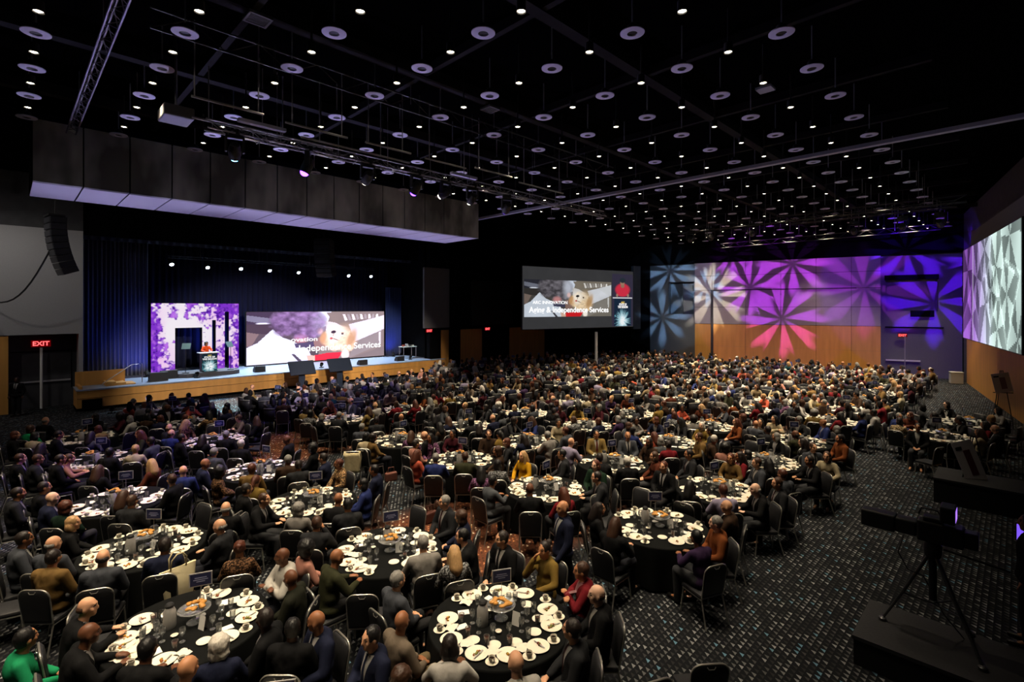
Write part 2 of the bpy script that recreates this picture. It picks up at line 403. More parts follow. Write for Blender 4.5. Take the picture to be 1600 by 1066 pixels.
drape('stage_curtain', 36.3, UX(603, 36.3), UX(643, 36.3), 1.045, 6.6, K_navy, 'navy side curtain right of the wide stage screen', 14)
drape('stage_curtain', 34.2, ul + .1, 22.8, 8.5, 10.9, mat('valance velvet', (.012, .012, .02), .95), 'black valance across the top of the stage opening', 50)

# ------------------------------------------------------------------ pictures on the screens
class Ras:
    def __init__(s, w, h, ar):
        s.w, s.h = w, h
        s.X, s.Y = np.meshgrid((np.arange(w) + .5) / w * ar, (np.arange(h) + .5) / h)
        s.c = np.zeros((h, w, 3)); s.ar = ar
    def fill(s, mask, col, a=1.0):
        k = np.clip(mask, 0, 1)[..., None] * a
        s.c = s.c * (1 - k) + np.array(col if not isinstance(col, str) else lin(col)[:3]) * k
    def ell(s, cx, cy, rx, ry, soft=.15, rot=0.0):
        x = s.X - cx; y = s.Y - cy; c, q = math.cos(rot), math.sin(rot)
        d = np.sqrt(((x * c + y * q) / rx) ** 2 + ((-x * q + y * c) / ry) ** 2)
        return np.clip((1 + soft - d) / (2 * soft), 0, 1)
    def poly(s, pts):
        inside = np.zeros(s.X.shape, bool); n = len(pts)
        for i in range(n):
            x0, y0 = pts[i]; x1, y1 = pts[(i + 1) % n]
            with np.errstate(divide='ignore', invalid='ignore'):
                c = ((y0 > s.Y) != (y1 > s.Y)) & (s.X < (x1 - x0) * (s.Y - y0) / (y1 - y0 + 1e-12) + x0)
            inside ^= c
        return inside.astype(float)
    def nz(s, fx, fy, seed, oct=3):
        rs = np.random.RandomState(seed); out = np.zeros(s.X.shape); amp = 1; tot = 0
        for o in range(oct):
            gx, gy = int(s.ar * fx * 2 ** o) + 3, int(fy * 2 ** o) + 3
            g = rs.rand(gy, gx); x = s.X * fx * 2 ** o; y = s.Y * fy * 2 ** o
            xi = np.floor(x).astype(int); yi = np.floor(y).astype(int); a = x - xi; b_ = y - yi
            a = a * a * (3 - 2 * a); b_ = b_ * b_ * (3 - 2 * b_)
            out += amp * ((g[yi, xi] * (1 - a) + g[yi, xi + 1] * a) * (1 - b_) + (g[yi + 1, xi] * (1 - a) + g[yi + 1, xi + 1] * a) * b_); tot += amp; amp *= .5
        return out / tot
    def plate(s, name, p00, right, down, material, parent=None, cut=None, thick=None):
        # one quad per cell, colour stored on the face corners
        h, w = s.h, s.w; p00 = Vector(p00); right = Vector(right); down = Vector(down)
        ii, jj = np.meshgrid(np.arange(h + 1) / h, np.arange(w + 1) / w, indexing='ij')
        V = np.array(p00)[None, None] + jj[..., None] * np.array(right) + ii[..., None] * np.array(down)
        i, j = np.meshgrid(np.arange(h), np.arange(w), indexing='ij'); a = i * (w + 1) + j
        Q = np.stack([a, a + w + 1, a + w + 2, a + 1], -1).reshape(-1, 4); C = s.c.reshape(-1, 3)
        if cut is not None:
            k = ~cut.reshape(-1); Q = Q[k]; C = C[k]
        me = bpy.data.meshes.new(name); me.from_pydata(V.reshape(-1, 3).tolist(), [], Q.tolist())
        at = me.attributes.new('picture', 'FLOAT_COLOR', 'CORNER')
        c4 = np.concatenate([np.repeat(C, 4, 0), np.ones((len(C) * 4, 1))], 1).astype(np.float32)
        at.data.foreach_set('color', c4.ravel()); me.materials.append(material)
        return link(name, me, parent)
def puppy(gain=1.0, over=False):
    r = Ras(236, 106, 2.25); ar = 2.25
    P = lambda *p: r.poly([((x - 140) / 1050 * ar, (y - 290) / 475) for x, y in p])
    E = lambda x, y, rx, ry, s=.15, t=0: r.ell((x - 140) / 1050 * ar, (y - 290) / 475, rx / 475, ry / 475, s, t)
    n1 = r.nz(4, 6, 1); n2 = r.nz(12, 14, 2); n3 = r.nz(26, 30, 5)
    r.c[:] = (.06, .055, .05)
    r.fill(P((640, 290), (1190, 290), (1190, 765), (640, 765)), (.19, .165, .13)); r.fill(P((140, 290), (400, 290), (400, 440), (140, 400)), (.022, .022, .03))
    r.fill(P((140, 320), (300, 350), (330, 420), (140, 370)), (.14, .15, .19)); r.fill(P((140, 400), (340, 400), (340, 500), (140, 480)), (.03, .027, .025)); r.fill(P((140, 470), (220, 490), (170, 600), (140, 600)), (.16, .12, .10))
    r.fill(E(245, 396, 46, 7), (.62, .65, .72))
    r.fill(P((640, 290), (740, 290), (700, 430), (640, 460)), (.62, .68, .78)); r.fill(P((690, 380), (770, 400), (860, 460), (700, 500)), (.60, .58, .55))
    r.fill(P((880, 420), (1010, 385), (1170, 490), (930, 600)), (.62, .64, .68)); r.fill(P((1010, 385), (1190, 330), (1190, 480), (1160, 485)), (.58, .60, .62))
    r.fill(P((700, 300), (820, 300), (860, 360), (760, 400)), (.20, .17, .13))
    for i in range(9):
        r.fill(P((830 + i * 36, 318), (850 + i * 36, 318), (872 + i * 33, 380 - i * 3), (848 + i * 33, 384 - i * 3)), (.7, .68, .64) if i % 2 == 0 else (.30, .28, .26))
    r.fill(P((930, 600), (1170, 500), (1165, 640), (880, 765)), (.22, .205, .18)); r.fill(P((1140, 510), (1160, 505), (1160, 640), (1145, 650)), (.6, .6, .58)); r.fill(P((900, 765), (1190, 660), (1190, 765)), (.16, .145, .12))
    r.fill(P((140, 610), (210, 570), (310, 450), (380, 530), (440, 560), (560, 650), (600, 765), (140, 765)), (.60, .66, .74)); r.fill(P((440, 690), (460, 690), (520, 765), (490, 765)), (.05, .05, .06))
    hair = np.maximum(E(420, 390, 135, 120), E(540, 400, 150, 155)); hair = np.clip(hair + (n2 - .5) * 1.1 * (hair > .02) * (hair < .98), 0, 1)
    curl = .05 + .16 * np.clip(n2 * 1.5 - .35, 0, 1)[..., None]
    k = hair[..., None]; r.c = r.c * (1 - k) + k * np.concatenate([curl * 1.0, curl * .92, curl * 1.05], -1)
    r.fill(E(640, 380, 50, 120, .6) * hair, (.62, .66, .76), .7)
    r.fill(E(510, 545, 45, 40, .4), (.50, .22, .22)); r.fill(P((460, 590), (620, 580), (600, 640), (470, 630)), (.05, .05, .09)); r.fill(P((600, 560), (700, 520), (690, 660), (610, 660)), (.24, .15, .12)); r.fill(E(650, 480, 22, 30, .4), (.72, .5, .48))
    body = np.maximum(E(795, 560, 118, 118), E(860, 600, 75, 95)); body = np.clip(body + (n3 - .5) * .8 * (body > .05) * (body < .95), 0, 1)
    fur = np.array([.78, .60, .38])[None, None] * (.62 + .75 * n3[..., None]); r.c = r.c * (1 - body[..., None]) + body[..., None] * fur
    r.fill(E(790, 490, 70, 45, .6), (.93, .86, .74), .8); r.fill(E(745, 540, 45, 60, .5), (.94, .88, .78), .7); r.fill(E(690, 560, 32, 55, .4), (.66, .40, .20), .8); r.fill(E(900, 590, 45, 70, .5, .3), (.62, .40, .20), .75)
    r.fill(E(752, 545, 48, 42, .5), (.90, .80, .66), .6); r.fill(E(756, 493, 22, 16, .2, -.2), (.012, .012, .014)); r.fill(E(755, 520, 4, 18, .4, .2), (.16, .09, .05), .8); r.fill(E(828, 513, 11, 10, .2), (.02, .014, .01)); r.fill(E(828, 500, 20, 4, .5, .2), (.45, .28, .14), .7); r.fill(E(738, 556, 12, 12, .3), (.50, .07, .06)); r.fill(E(770, 566, 34, 4, .4, .45), (.12, .06, .03)); r.fill(E(905, 560, 32, 88, .3, .35), (.42, .24, .10), .8); r.fill(E(675, 545, 24, 52, .3, .2), (.50, .27, .11), .8); r.fill(E(880, 470, 60, 40, .8, .5), (.62, .44, .24), .5)
    r.fill(P((600, 715), (690, 700), (830, 700), (790, 765), (610, 765)), (.62, .015, .02)); r.fill(P((550, 710), (610, 715), (610, 765), (560, 765)), (.62, .40, .30)); r.fill(E(850, 725, 30, 45, .3), (.92, .86, .76))
    r.c *= (.88 + .24 * n1[..., None])
    if over:                              # the bright wall screen blows its highlights and drifts violet
        r.c = np.clip(r.c, 0, 2) * np.array([1.75, 1.6, 1.85]) + np.array([.05, .02, .06])
        k = (hair * .75)[..., None]; r.c = r.c * (1 - k) + k * (np.array([.30, .16, .42]) * (.25 + 1.5 * n2[..., None] ** 1.4) * 1.5)
    return r
T_white = emit('lettering white', '#ffffff', 1.15)
K_frame = mat('black metal', (.012, .012, .014), .5)
# wide screen on the stage
w_ = 36.0; ua, uc = UX(385, w_), UX(600, w_); z1 = 4.66; z0 = 1.12
t = tag(empty('stage_screen', W((ua + uc) / 2, w_ + .1, 1.045)), 'wide bright screen on stage showing a person and a puppy', 'screen')
o = puppy(over=True).plate('display', W(ua, w_, z1), W(uc, w_) - W(ua, w_), (0, 0, z0 - z1), emit_attr('led picture', 1.0), t); o.location = -t.location
b = MB(); uwbox(b, ua - .04, uc + .04, w_ + .02, w_ + .25, 1.045, z1 + .04); o = b.obj('cabinet', K_frame, t); o.location = -t.location
RT = Vector((S2, S2, 0)); ol = -t.location
def on_w(u, w, z): return Matrix.Translation(ol) @ face_mtx(W(u, w, z), RT)
sw = (uc - ua)
text('lettering', 'ovation', .42, on_w(ua + sw * .375, w_ - .02, z1 - 3.54 * .56), T_white, t, bold=.008, width=sw * .185)
text('lettering', '& Independence Services', .66, on_w(ua + sw * .62, w_ - .02, z1 - 3.54 * .745), T_white, t, bold=.012, width=sw * .70)
# violet portal
w_ = 35.6; ua, uc = UX(236, w_), UX(373, w_); z1 = 5.2; z0 = 1.07
r = Ras(138, 112, (uc - ua) / (z1 - z0)); n1 = r.nz(2.2, 2.2, 11, 4); n2 = r.nz(11, 11, 12, 3); n3 = r.nz(30, 30, 13, 2)
X = r.X / r.ar; edge = np.maximum(np.clip(1 - r.Y * 2.4, 0, 1) * (.35 + .8 * X), np.clip(1 - X * 5.2, 0, 1)); edge = np.maximum(edge, np.clip((r.Y - .45) * 1.25, 0, 1) * np.clip(1.1 - np.abs(X - .5) * .6, 0, 1) * .8); edge = np.maximum(edge, np.clip((X - .8) * 4, 0, 1) * .8)
f_ = np.clip((n1 * .5 + n2 * .8 + n3 * .5 - 1.08 + edge * .62) * 7, 0, 1)
r.c[:] = (.92, .86, .93); r.fill(np.clip(n1 * 2.5 - .9 + edge * .6, 0, 1), (.88, .42, .86), .75); r.fill(f_, (.22, .035, .62)); r.fill(f_ * np.clip(n3 * 4 - 2.2, 0, 1), (.07, .01, .30)); r.fill(f_ * np.clip(n2 * 4 - 2.3, 0, 1), (.52, .16, .85))
def cutx(x0, x1, y0, y1): # openings given as fractions
    return (X > x0) & (X < x1) & (r.Y > y0) & (r.Y < y1)
def uf(x): return (UX(x, w_) - ua) / (uc - ua)
def zf(x, y): return (z1 - ZY(x, y, w_)) / (z1 - z0)
cut = cutx(uf(273.5), uf(316), zf(295, 512.5), 2) | cutx(uf(331), uf(337), zf(334, 500), .97) | cutx(uf(351), uf(358), zf(355, 487.5), 2)
t = tag(empty('portal_screen', W((ua + uc) / 2, w_ + .2, 1.045)), 'violet leaf patterned screen portal with a dark doorway', 'screen')
o = r.plate('display', W(ua, w_, z1), W(uc, w_) - W(ua, w_), (0, 0, z0 - z1), emit_attr('portal picture', .95), t, cut); o.location = -t.location
b = MB(); z_ = lambda x, y: ZY(x, y, w_)
for x0, x1, zl, zh in ((236, 273.5, 1.045, z1), (273.5, 316, z_(295, 512.5), z1), (316, 331, 1.045, z1), (331, 337, z_(334, 500), z1), (331, 337, 1.045, 1.17), (337, 351, 1.045, z1), (351, 358, z_(355, 487.5), z1), (358, 373, 1.045, z1)):
    uwbox(b, UX(x0, w_), UX(x1, w_), w_ + .02, w_ + .5, zl, zh)
o = b.obj('cabinet', K_frame, t); o.location = -t.location
# hanging projection screen in the middle
A = Vector((.77, 37.9, 0)); B = Vector((10.5, 44.0, 0)); d = (B - A); dn = d.normalized(); nb = Vector((-dn.y, dn.x, 0)); zs0, zs1 = 3.32, 8.08
t = tag(empty('projection_screen', (A + B) / 2 + Vector((0, 0, zs0))), 'hanging screen beyond the stage showing puppy picture and speaker', 'screen'); ol = -t.location
b = MB(); b.prism([A - dn * .05, B + dn * .05, B + dn * .05 + nb * .1, A - dn * .05 + nb * .1], zs0 - .05, zs1 + .05); o = b.obj('frame', K_frame, t); o.location = ol
def at(s_, q): return A + d * s_ + Vector((0, 0, zs1 + (zs0 - zs1) * q)) - nb * .03
r = Ras(120, 60, 2.3); r.c[:] = (.036, .036, .038); r.c *= (.9 + .2 * r.nz(6, 6, 3)[..., None])
o = r.plate('canvas', at(0, 0), d, (0, 0, zs0 - zs1), emit_attr('dim projection', 1.0), t); o.location = ol
o = puppy().plate('picture', at(.012, .205) - nb * .01, d * .765, Vector((0, 0, (zs0 - zs1) * .60)), emit_attr('projected picture', .9), t); o.location = ol
r = Ras(60, 130, .55); r.c[:] = (.035, .030, .055); EY = lambda x, y, a, c, s=.15: r.ell(x * .55, y, a * .55, c, s)
r.fill(EY(.5, .30, .34, .115), (.62, .03, .06)); r.fill(EY(.5, .245, .2, .06), (.62, .03, .06)); r.fill(EY(.5, .38, .28, .05), (.62, .03, .06)); r.fill(EY(.5, .225, .09, .04), (.30, .16, .11)); r.fill(EY(.49, .165, .105, .05), (.34, .19, .13)); r.fill(EY(.5, .12, .14, .05), (.02, .03, .04))
r.fill(EY(.24, .41, .05, .03), (.35, .2, .14)); r.fill(EY(.76, .41, .05, .03), (.35, .2, .14))
M1 = ((np.abs(r.X / .55 - .5) < .46) & (np.abs(r.Y - .455) < .012)).astype(float); r.fill(M1, (.62, .62, .66))
r.fill(((np.abs(r.X / .55 - .5) < .40) & (r.Y > .47)).astype(float), (.010, .022, .045))
ang = np.arctan2(r.Y - .90, (r.X / .55 - .5) * .6); rad = np.hypot(r.Y - .90, (r.X / .55 - .5) * .6); star = np.clip(1.35 - rad / (.10 + .09 * np.abs(np.sin(ang * 9 + 3 * np.sin(ang * 5)))), 0, 1) * (np.abs(r.X / .55 - .5) < .40)
r.fill(star, (.30, .72, .85)); r.fill(star ** 2.5, (.9, .95, .97)); sp_ = (r.nz(40, 40, 9) > .70) & (r.Y > .72) & (np.abs(r.X / .55 - .5) < .38); r.fill(sp_.astype(float), (.2, .6, .75), .7)
o = r.plate('live_picture', at(.785, .055) - nb * .01, d * .212, Vector((0, 0, (zs0 - zs1) * .93)), emit_attr('live projection', .9), t); o.location = ol
def tm(s_, q, k=.03): return Matrix.Translation(ol) @ face_mtx(at(s_, q) - nb * k, dn)
text('lettering', 'ARC INNOVATION', .34, tm(.225, .575), T_white, t, bold=.006, width=d.length * .29)
text('lettering', 'Aging & Independence Services', .62, tm(.400, .695), T_white, t, bold=.012, width=d.length * .70)
text('lettering', 'ARC', .22, tm(.892, .565), emit('lettering gold', '#e8c860', .9), t, bold=.01); text('lettering', 'STATE OF', .26, tm(.892, .60), T_white, t, bold=.008, width=d.length * .075); text('lettering', 'THE REGION', .26, tm(.892, .645), T_white, t, bold=.008, width=d.length * .10)
b = MB(); b.prism([B + dn * .1, B + dn * .95, B + dn * .95 + nb * .3, B + dn * .1 + nb * .3], 3.1, 8.6); struct(b.obj('wall_middle', K_dgrey), 'grey hanging panel beside the middle screen')
# large screen on the right
A = Vector((.8913 * 26.5, 26.5, 0)); d = RD * 11.9; B = A + d; nb = Vector((-RD.y, RD.x, 0)); nb = nb if nb.x < 0 else -nb     # nb faces the room
t = tag(empty('projection_screen', (A + B) / 2 + Vector((0, 0, 3.4))), 'large side screen on the right wall showing violet and white crystal shapes', 'screen'); ol = -t.location
r = Ras(150, 60, 2.6); ns = 11; rs = np.random.RandomState(5)
px_ = np.array([.30, .55, .85, 1.30, 1.25, 1.75, 1.80, 2.15, 2.25, 2.50, 1.55]); py_ = np.array([.25, .75, .35, .62, .10, .30, .85, .55, .08, .90, .50])
def vor(k, sx=1.0):
    D = (r.X[..., None] - px_) ** 2 * sx + (r.Y[..., None] - py_) ** 2; return np.argsort(D, -1)[..., k], np.sort(D, -1)
id0, D = vor(0, 1.3); ang = np.arctan2(r.Y - py_[id0], (r.X - px_[id0]) * 1.2); wed = (np.floor(ang / (2 * PI) * 8 + id0 * .37).astype(int) % 2); rv = rs.rand(ns)[id0]
dr = np.sqrt(D[..., 0]); val = np.where(wed > 0, .45 + .45 * rv, .12 + .22 * rv) * (.75 + .5 * np.clip(dr * 3, 0, 1)) + .18 * (D[..., 1] - D[..., 0] < .03)
k = np.clip((r.X / 2.6 - .22) * 2.4, 0, 1)[..., None]
r.c = val[..., None] * ((1 - k) * np.array([.55, .20, .95]) + k * np.array([.72, .92, .86])) * (.75 + .5 * k)
r.fill((np.abs(r.X / 2.6 - .24) < .006).astype(float), (.75, .72, .85), .6)
o = r.plate('canvas', A + Vector((0, 0, 7.9)), d, (0, 0, -4.52), emit_attr('crystal projection', .95), t); o.location = ol  # pattern light falling on the canvas is painted in as its glow
b = MB(); b.prism([A - RD * .04 - nb * .02, B - nb * .02, B - nb * .15, A - RD * .04 - nb * .15], 3.34, 7.94); o = b.obj('frame', K_frame, t); o.location = ol
b = MB(); b.prism([A + RD * .8 - nb * .2, B - nb * .2, B - nb * 1.2, A + RD * .8 - nb * 1.2], 3.3, 8.75); struct(b.obj('wall_screen_bay', mat('taupe bay', (.12, .115, .12), .9)), 'taupe bulkhead carrying the side screen')
# ------------------------------------------------------------------ ceiling rings and downlights
ZR = 10.3
K_ring = mat('pale ring plate', (.82, .78, .95), .6)
K_can = mat('black lamp can', (.015, .015, .016), .6)
K_lens = emit('lamp lens', '#fff0d2', 14.0)
K_rod = mat('grey rod', (.35, .34, .37), .5, .6)
b = MB(); b.lathe([(.100, .03), (.100, 0), (.235, .012), (.235, .03), (.100, .03)], 28, caps=False); ring_me = b.mesh('ring_plate', K_ring, True, 40)
b = MB(); b.lathe([(.098, .02), (.098, .16), (.06, .20), (0, .20)], 16); can_me = b.mesh('can', K_can, True, 40)
b = MB(); b.tube([(0, 0, .19), (0, 0, .98)], .016, 6); rod_me = b.mesh('stem', K_rod)
b = MB(); b.lathe([(.075, .025), (.085, 0), (.09, .05), (.085, .20), (.02, .22), (.02, .95), (0, .95)], 14); hous_me = b.mesh('housing', K_can, True, 40)
b = MB(); b.lathe([(0, .012), (.045, .008), (.075, .026)], 14); lens_me = b.mesh('lens', K_lens, True)
def umax(w): return 45.9 - (w - 2.3) * .265 - 1.3
rings, lamps = [], []
for i in range(-2, 22):
    u = 6.64 + 2.0736 * (i - 2)
    for j in range(-2, 7):
        w = 7.44 + 2.0736 * j
        for lst, ww in ((rings, w), (lamps, w - 1.037)):
            if lst is lamps and (j == -2): continue
            if u > umax(ww): continue
            p = W(u, ww, ZR)
            if p.y < 3: continue
            x, y = proj(p)
            if -30 < x < 1630 and -30 < y < 480: lst.append((p, u, ww))
def ranks(lst):                          # rows across the picture, nearest first; then left to right
    rows = {}
    for p, u, w in lst: rows.setdefault(round((u + w) / 1.0368 * 2), []).append((p.x, p, u, w))
    out = []
    for n, k in enumerate(sorted(rows)):
        for m, (x, p, u, w) in enumerate(sorted(rows[k], key=lambda q: q[0])): out.append((p, u, w, n + 1, m + 1))
    return out
for p, u, w, n, m in ranks(rings):
    t = tag(empty('ceiling_ring', p), f'pale round ceiling ring, {ordn(m)} from left in {ordn(n)} nearest ring row', 'ceiling fixture', 'round rings under the black ceiling')
    link('ring_plate', ring_me, t); link('can', can_me, t)
    link('stem', rod_me, t)
spots = bpy.data.lights.new('downlight beam', 'SPOT'); spots.spot_size = math.radians(58); spots.spot_blend = .9; spots.color = (1.0, .83, .60); spots.shadow_soft_size = .07; spots.energy = LAMP
far_spots = spots.copy(); far_spots.energy = LAMP * 1.75; far_spots.spot_size = math.radians(60)
dim_spots = spots.copy(); dim_spots.energy = LAMP * .42
for p, u, w, n, m in ranks(lamps):
    t = tag(empty('downlight', p), f'small lit downlight, {ordn(m)} from left in {ordn(n)} nearest lamp row', 'ceiling lamp', 'small downlights between the ceiling rings')
    link('lens', lens_me, link('housing', hous_me, t))
    link('beam', dim_spots if (w > 15.5 and u < 14) else spots if u < 22 else far_spots, t)
# a few lamps added out of view to light the nearest tables as well
for i in range(-2, 4):
    for j in range(-1, 7):
        u = 6.64 + 2.0736 * (i - 2); w = 7.44 + 2.0736 * j - 1.037; p = W(u, w, ZR)
        if p.y >= -1.5 and not any((p - q[0]).length < .3 for q in lamps):
            t = tag(empty('downlight', p), 'added small lit downlight overhead of the nearest tables', 'ceiling lamp', 'added downlights above the nearest tables')
            link('lens', lens_me, link('housing', hous_me, t)); link('beam', spots if w < 15.5 else dim_spots, t)
# lamps added over the side aisle, out of view, to brighten the left wall
for i, (u, w) in enumerate(((-3.0, 25.0), (-4.5, 29.0), (-1.2, 29.3))):
    p = W(u, w, 10.2); t = tag(empty('downlight', p), f'added downlight over the side aisle by the left wall, {ordn(i + 1)} one', 'ceiling lamp', 'added downlights of the side aisle')
    link('lens', lens_me, link('housing', hous_me, t)); s = spot('beam', p + Vector((0, 0, -.02)), W(1.5, 33, 2.0), SIDE, 110, (1, .93, .85), .8); s.parent = t; s.matrix_parent_inverse = Matrix.Translation(p).inverted()
# beams of the black ceiling
k = 0
for j in (-1, 1, 3, 5):
    b = MB(); w = 7.44 + 2.0736 * j + 1.6; uwbox(b, -2, umax(w), w - .14, w + .14, 10.95, 11.25); k += 1
    struct(b.obj(f'ceiling_beam_{k}', K_beam), 'dark steel beam under the black ceiling')
for i in range(0, 20, 2):
    b = MB(); u = 6.64 + 2.0736 * (i - 2) + 1.1; uwbox(b, u - .07, u + .07, 1.5, 21, 10.98, 11.2); k += 1
    struct(b.obj(f'ceiling_beam_{k}', K_beam), 'thin dark steel beam under the black ceiling')
b = MB(); uwbox(b, 20.0, 20.22, -6, 23.5, 10.22, 10.34); tag(b.obj('partition_track', mat('pale track', (.50, .48, .56), .5)), 'long pale wall track crossing the ceiling', 'ceiling track')
def truss(name, p, q, s, material, label, cat, cords=3, rods=0, top=11.3):
    p = Vector(p); q = Vector(q); d = (q - p); n = max(2, int(d.length / (s * 1.6))); dn = d.normalized(); side = dn.cross(Vector((0, 0, 1))).normalized()
    t = tag(empty(name, (p + q) / 2), label, cat); o = -t.location
    off = [side * -s / 2, side * s / 2, Vector((0, 0, s * .85))][:cords]
    if cords == 2: off = [Vector((0, 0, 0)), Vector((0, 0, s))]
    b = MB()
    for f in off: b.tube([p + f + o, q + f + o], .022, 6)
    b.obj('chord', material, t)
    b = MB()
    for i in range(n):
        a, c = p + d * i / n, p + d * (i + 1) / n; k_ = i % 2
        if cords == 3:
            for e, f in ((0, 2), (1, 2), (0, 1)): b.tube([a + off[e if k_ else f] + o, c + off[f if k_ else e] + o], .010, 4, caps=False)
        else: b.tube([a + off[k_] + o, c + off[1 - k_] + o], .012, 4, caps=False)
    b.obj('web', material, t)
    for i in range(rods):
        a = p + d * (i + .5) / rods; b = MB(); b.tube([a + Vector((0, 0, s * .5)) + o, Vector((a.x, a.y, top)) + o], .008, 5); b.obj('hanging_rod', K_rod, t)
    return t
K_alu = mat('dull aluminium', (.30, .30, .32), .4, .8)
K_blk = mat('black steel', (.03, .03, .032), .5, .5)
truss('lighting_truss', W(1.4, 6, 10.2), W(1.4, 20.3, 10.2), .22, mat('violet lit truss', (.16, .15, .2), .5, .4), 'long truss running towards the hanging bulkhead at the upper left', 'truss', 3, 3)
truss('lighting_truss', W(2.0, 12.0, 10.4), W(18, 12.0, 10.4), .40, K_blk, 'long black truss above the hanging pipes', 'truss', 2, 4)
truss('lighting_truss', W(3.5, 14.2, 9.35), W(20.5, 14.2, 9.35), .30, K_alu, 'long cable-wrapped truss carrying four moving lamps near the bulkhead', 'truss', 3, 5)
truss('lighting_truss', W(28, 1.5, 9.3), W(28, 14, 9.3), .35, K_blk, 'dark truss before the far wall carrying the pattern lamps', 'truss', 3, 4)
truss('lighting_truss', W(31, 2.0, 9.6), W(31, 9, 9.6), .35, K_blk, 'dark truss just behind the pattern lamp truss', 'truss', 3, 3)
truss('lighting_truss', W(36, 3, 9.2), W(36, 15, 9.2), .3, K_blk, 'dark truss closest to the far wall', 'truss', 2, 3)
b = MB(); rr = random.Random(3)
for i in range(150):
    u = 4 + rr.random() * 15.5; a = rr.random() * 6.28; p = W(u, 14.2, 9.42); q = [p + Vector((rr.uniform(-.22, .22), rr.uniform(-.22, .22), rr.uniform(-.12, .1))) for _ in range(4)]
    b.tube(q, .012, 5)
tag(b.obj('cable_bundle', mat('grey cable', (.10, .10, .10), .5)), 'grey cables wound along the truss of the moving lamps', 'cables', kind='stuff')
for x, y, sx, lab in ((403, 32, .23, 'square grey air grille in the black ceiling near the upper frame edge'), (766, 172, .22, 'small dark air grille in the middle of the black ceiling'), (1196, 141, .2, 'pale square panel beside a downlight on the black ceiling')):
    p = PX(x, y, 10.85); t = tag(empty('ceiling_vent', p, PI / 4), lab, 'air vent'); b = MB()
    for a in ((-sx, -sx, sx, -sx + .04), (-sx, sx - .04, sx, sx), (-sx, -sx, -sx + .04, sx), (sx - .04, -sx, sx, sx)): b.box((a[0], a[1], 0), (a[2], a[3], .06))
    b.obj('frame', mat('vent grey' if x != 1196 else 'vent pale', (.12, .12, .13) if x != 1196 else (.5, .5, .52), .7), t); b = MB()
    for i in range(7): b.box((-sx + .04, -sx + .05 + i * (2 * sx - .1) / 7, .01), (sx - .04, -sx + .07 + i * (2 * sx - .1) / 7, .04))
    if x == 1196: b.box((-sx + .04, -sx + .04, .005), (sx - .04, sx - .04, .02))
    b.obj('grille', MATS['vent grey'] if x != 1196 else MATS['vent pale'], t)
p = PX(275, 180, 9.7); t = tag(empty('projector', p, PI / 4), 'grey boxy projector hanging above the bulkhead edge', 'projector')
b = MB(); b.rbox((-.32, -.38, -.14), (.32, .38, .14), .03); b.obj('case', mat('projector grey', (.16, .16, .17), .6), t); b = MB(); b.lathe([(.09, 0), (.08, .10), (.06, .10)], 14, 0, (0, 0, 0), caps=False); l = b.obj('lens', K_can, t); l.location = (.1, .37, 0); l.rotation_euler = (-PI / 2, 0, 0); b = MB(); b.tube([(0, 0, .14), (0, 0, 1.6)], .03, 8); b.obj('hanging_rod', K_rod, t)
# hanging pipes
def pipe(x0, y0, x1, rods, label, h=4.7):
    p = PX(x0, y0, CH + h); w = (p.y - p.x) * S2; q = W(UX(x1, w), w, CH + h)
    t = tag(empty('lighting_pipe', (p + q) / 2), label, 'pipe', 'short pipes hanging on rods'); o = -t.location
    b = MB(); b.tube([p + o, q + o], .03, 8); b.obj('pipe', mat('pale pipe', (.34, .33, .32), .45, .5), t)
    for f in rods:
        a = p + (q - p) * f; b = MB(); b.tube([a + o, Vector((a.x, a.y, 11.3)) + o], .016, 6); b.obj('hanging_rod', K_rod, t)
nm = ('first', 'second', 'third', 'fourth', 'fifth', 'sixth', 'seventh', 'eighth')
for i, a in enumerate(((299, 150, 412, (.04, .92)), (300, 183, 520, (.1, .6)), (446, 191, 543, (.1, .9)), (470, 214, 640, (.15, .7)), (571, 222, 642, (.06, .8)), (664, 247, 728, (.1, .95)), (742, 262, 800, (.1, .9)), (811, 285, 880, (.1, .9)))):
    pipe(*a, f'short pale pipe hanging on rods, {nm[i]} one from the left')
# black strip fixtures on drop rods
for i, (x, y) in enumerate(((410, 196), (725, 275))):
    p = PX(x, y, 9.75); t = tag(empty('strip_light', p), ('unlit pale strip lamp on a rod near the white moving lamp', 'unlit pale strip lamp on a rod above the dim violet moving lamp')[i], 'lamp')
    b = MB(); b.rbox((-.6, -.08, -.05), (.6, .08, .05), .02, 0, UW); b.obj('housing', K_ring, t); b = MB(); b.tube([(0, 0, .05), (0, 0, 1.5)], .015, 6); b.obj('hanging_rod', K_rod, t)
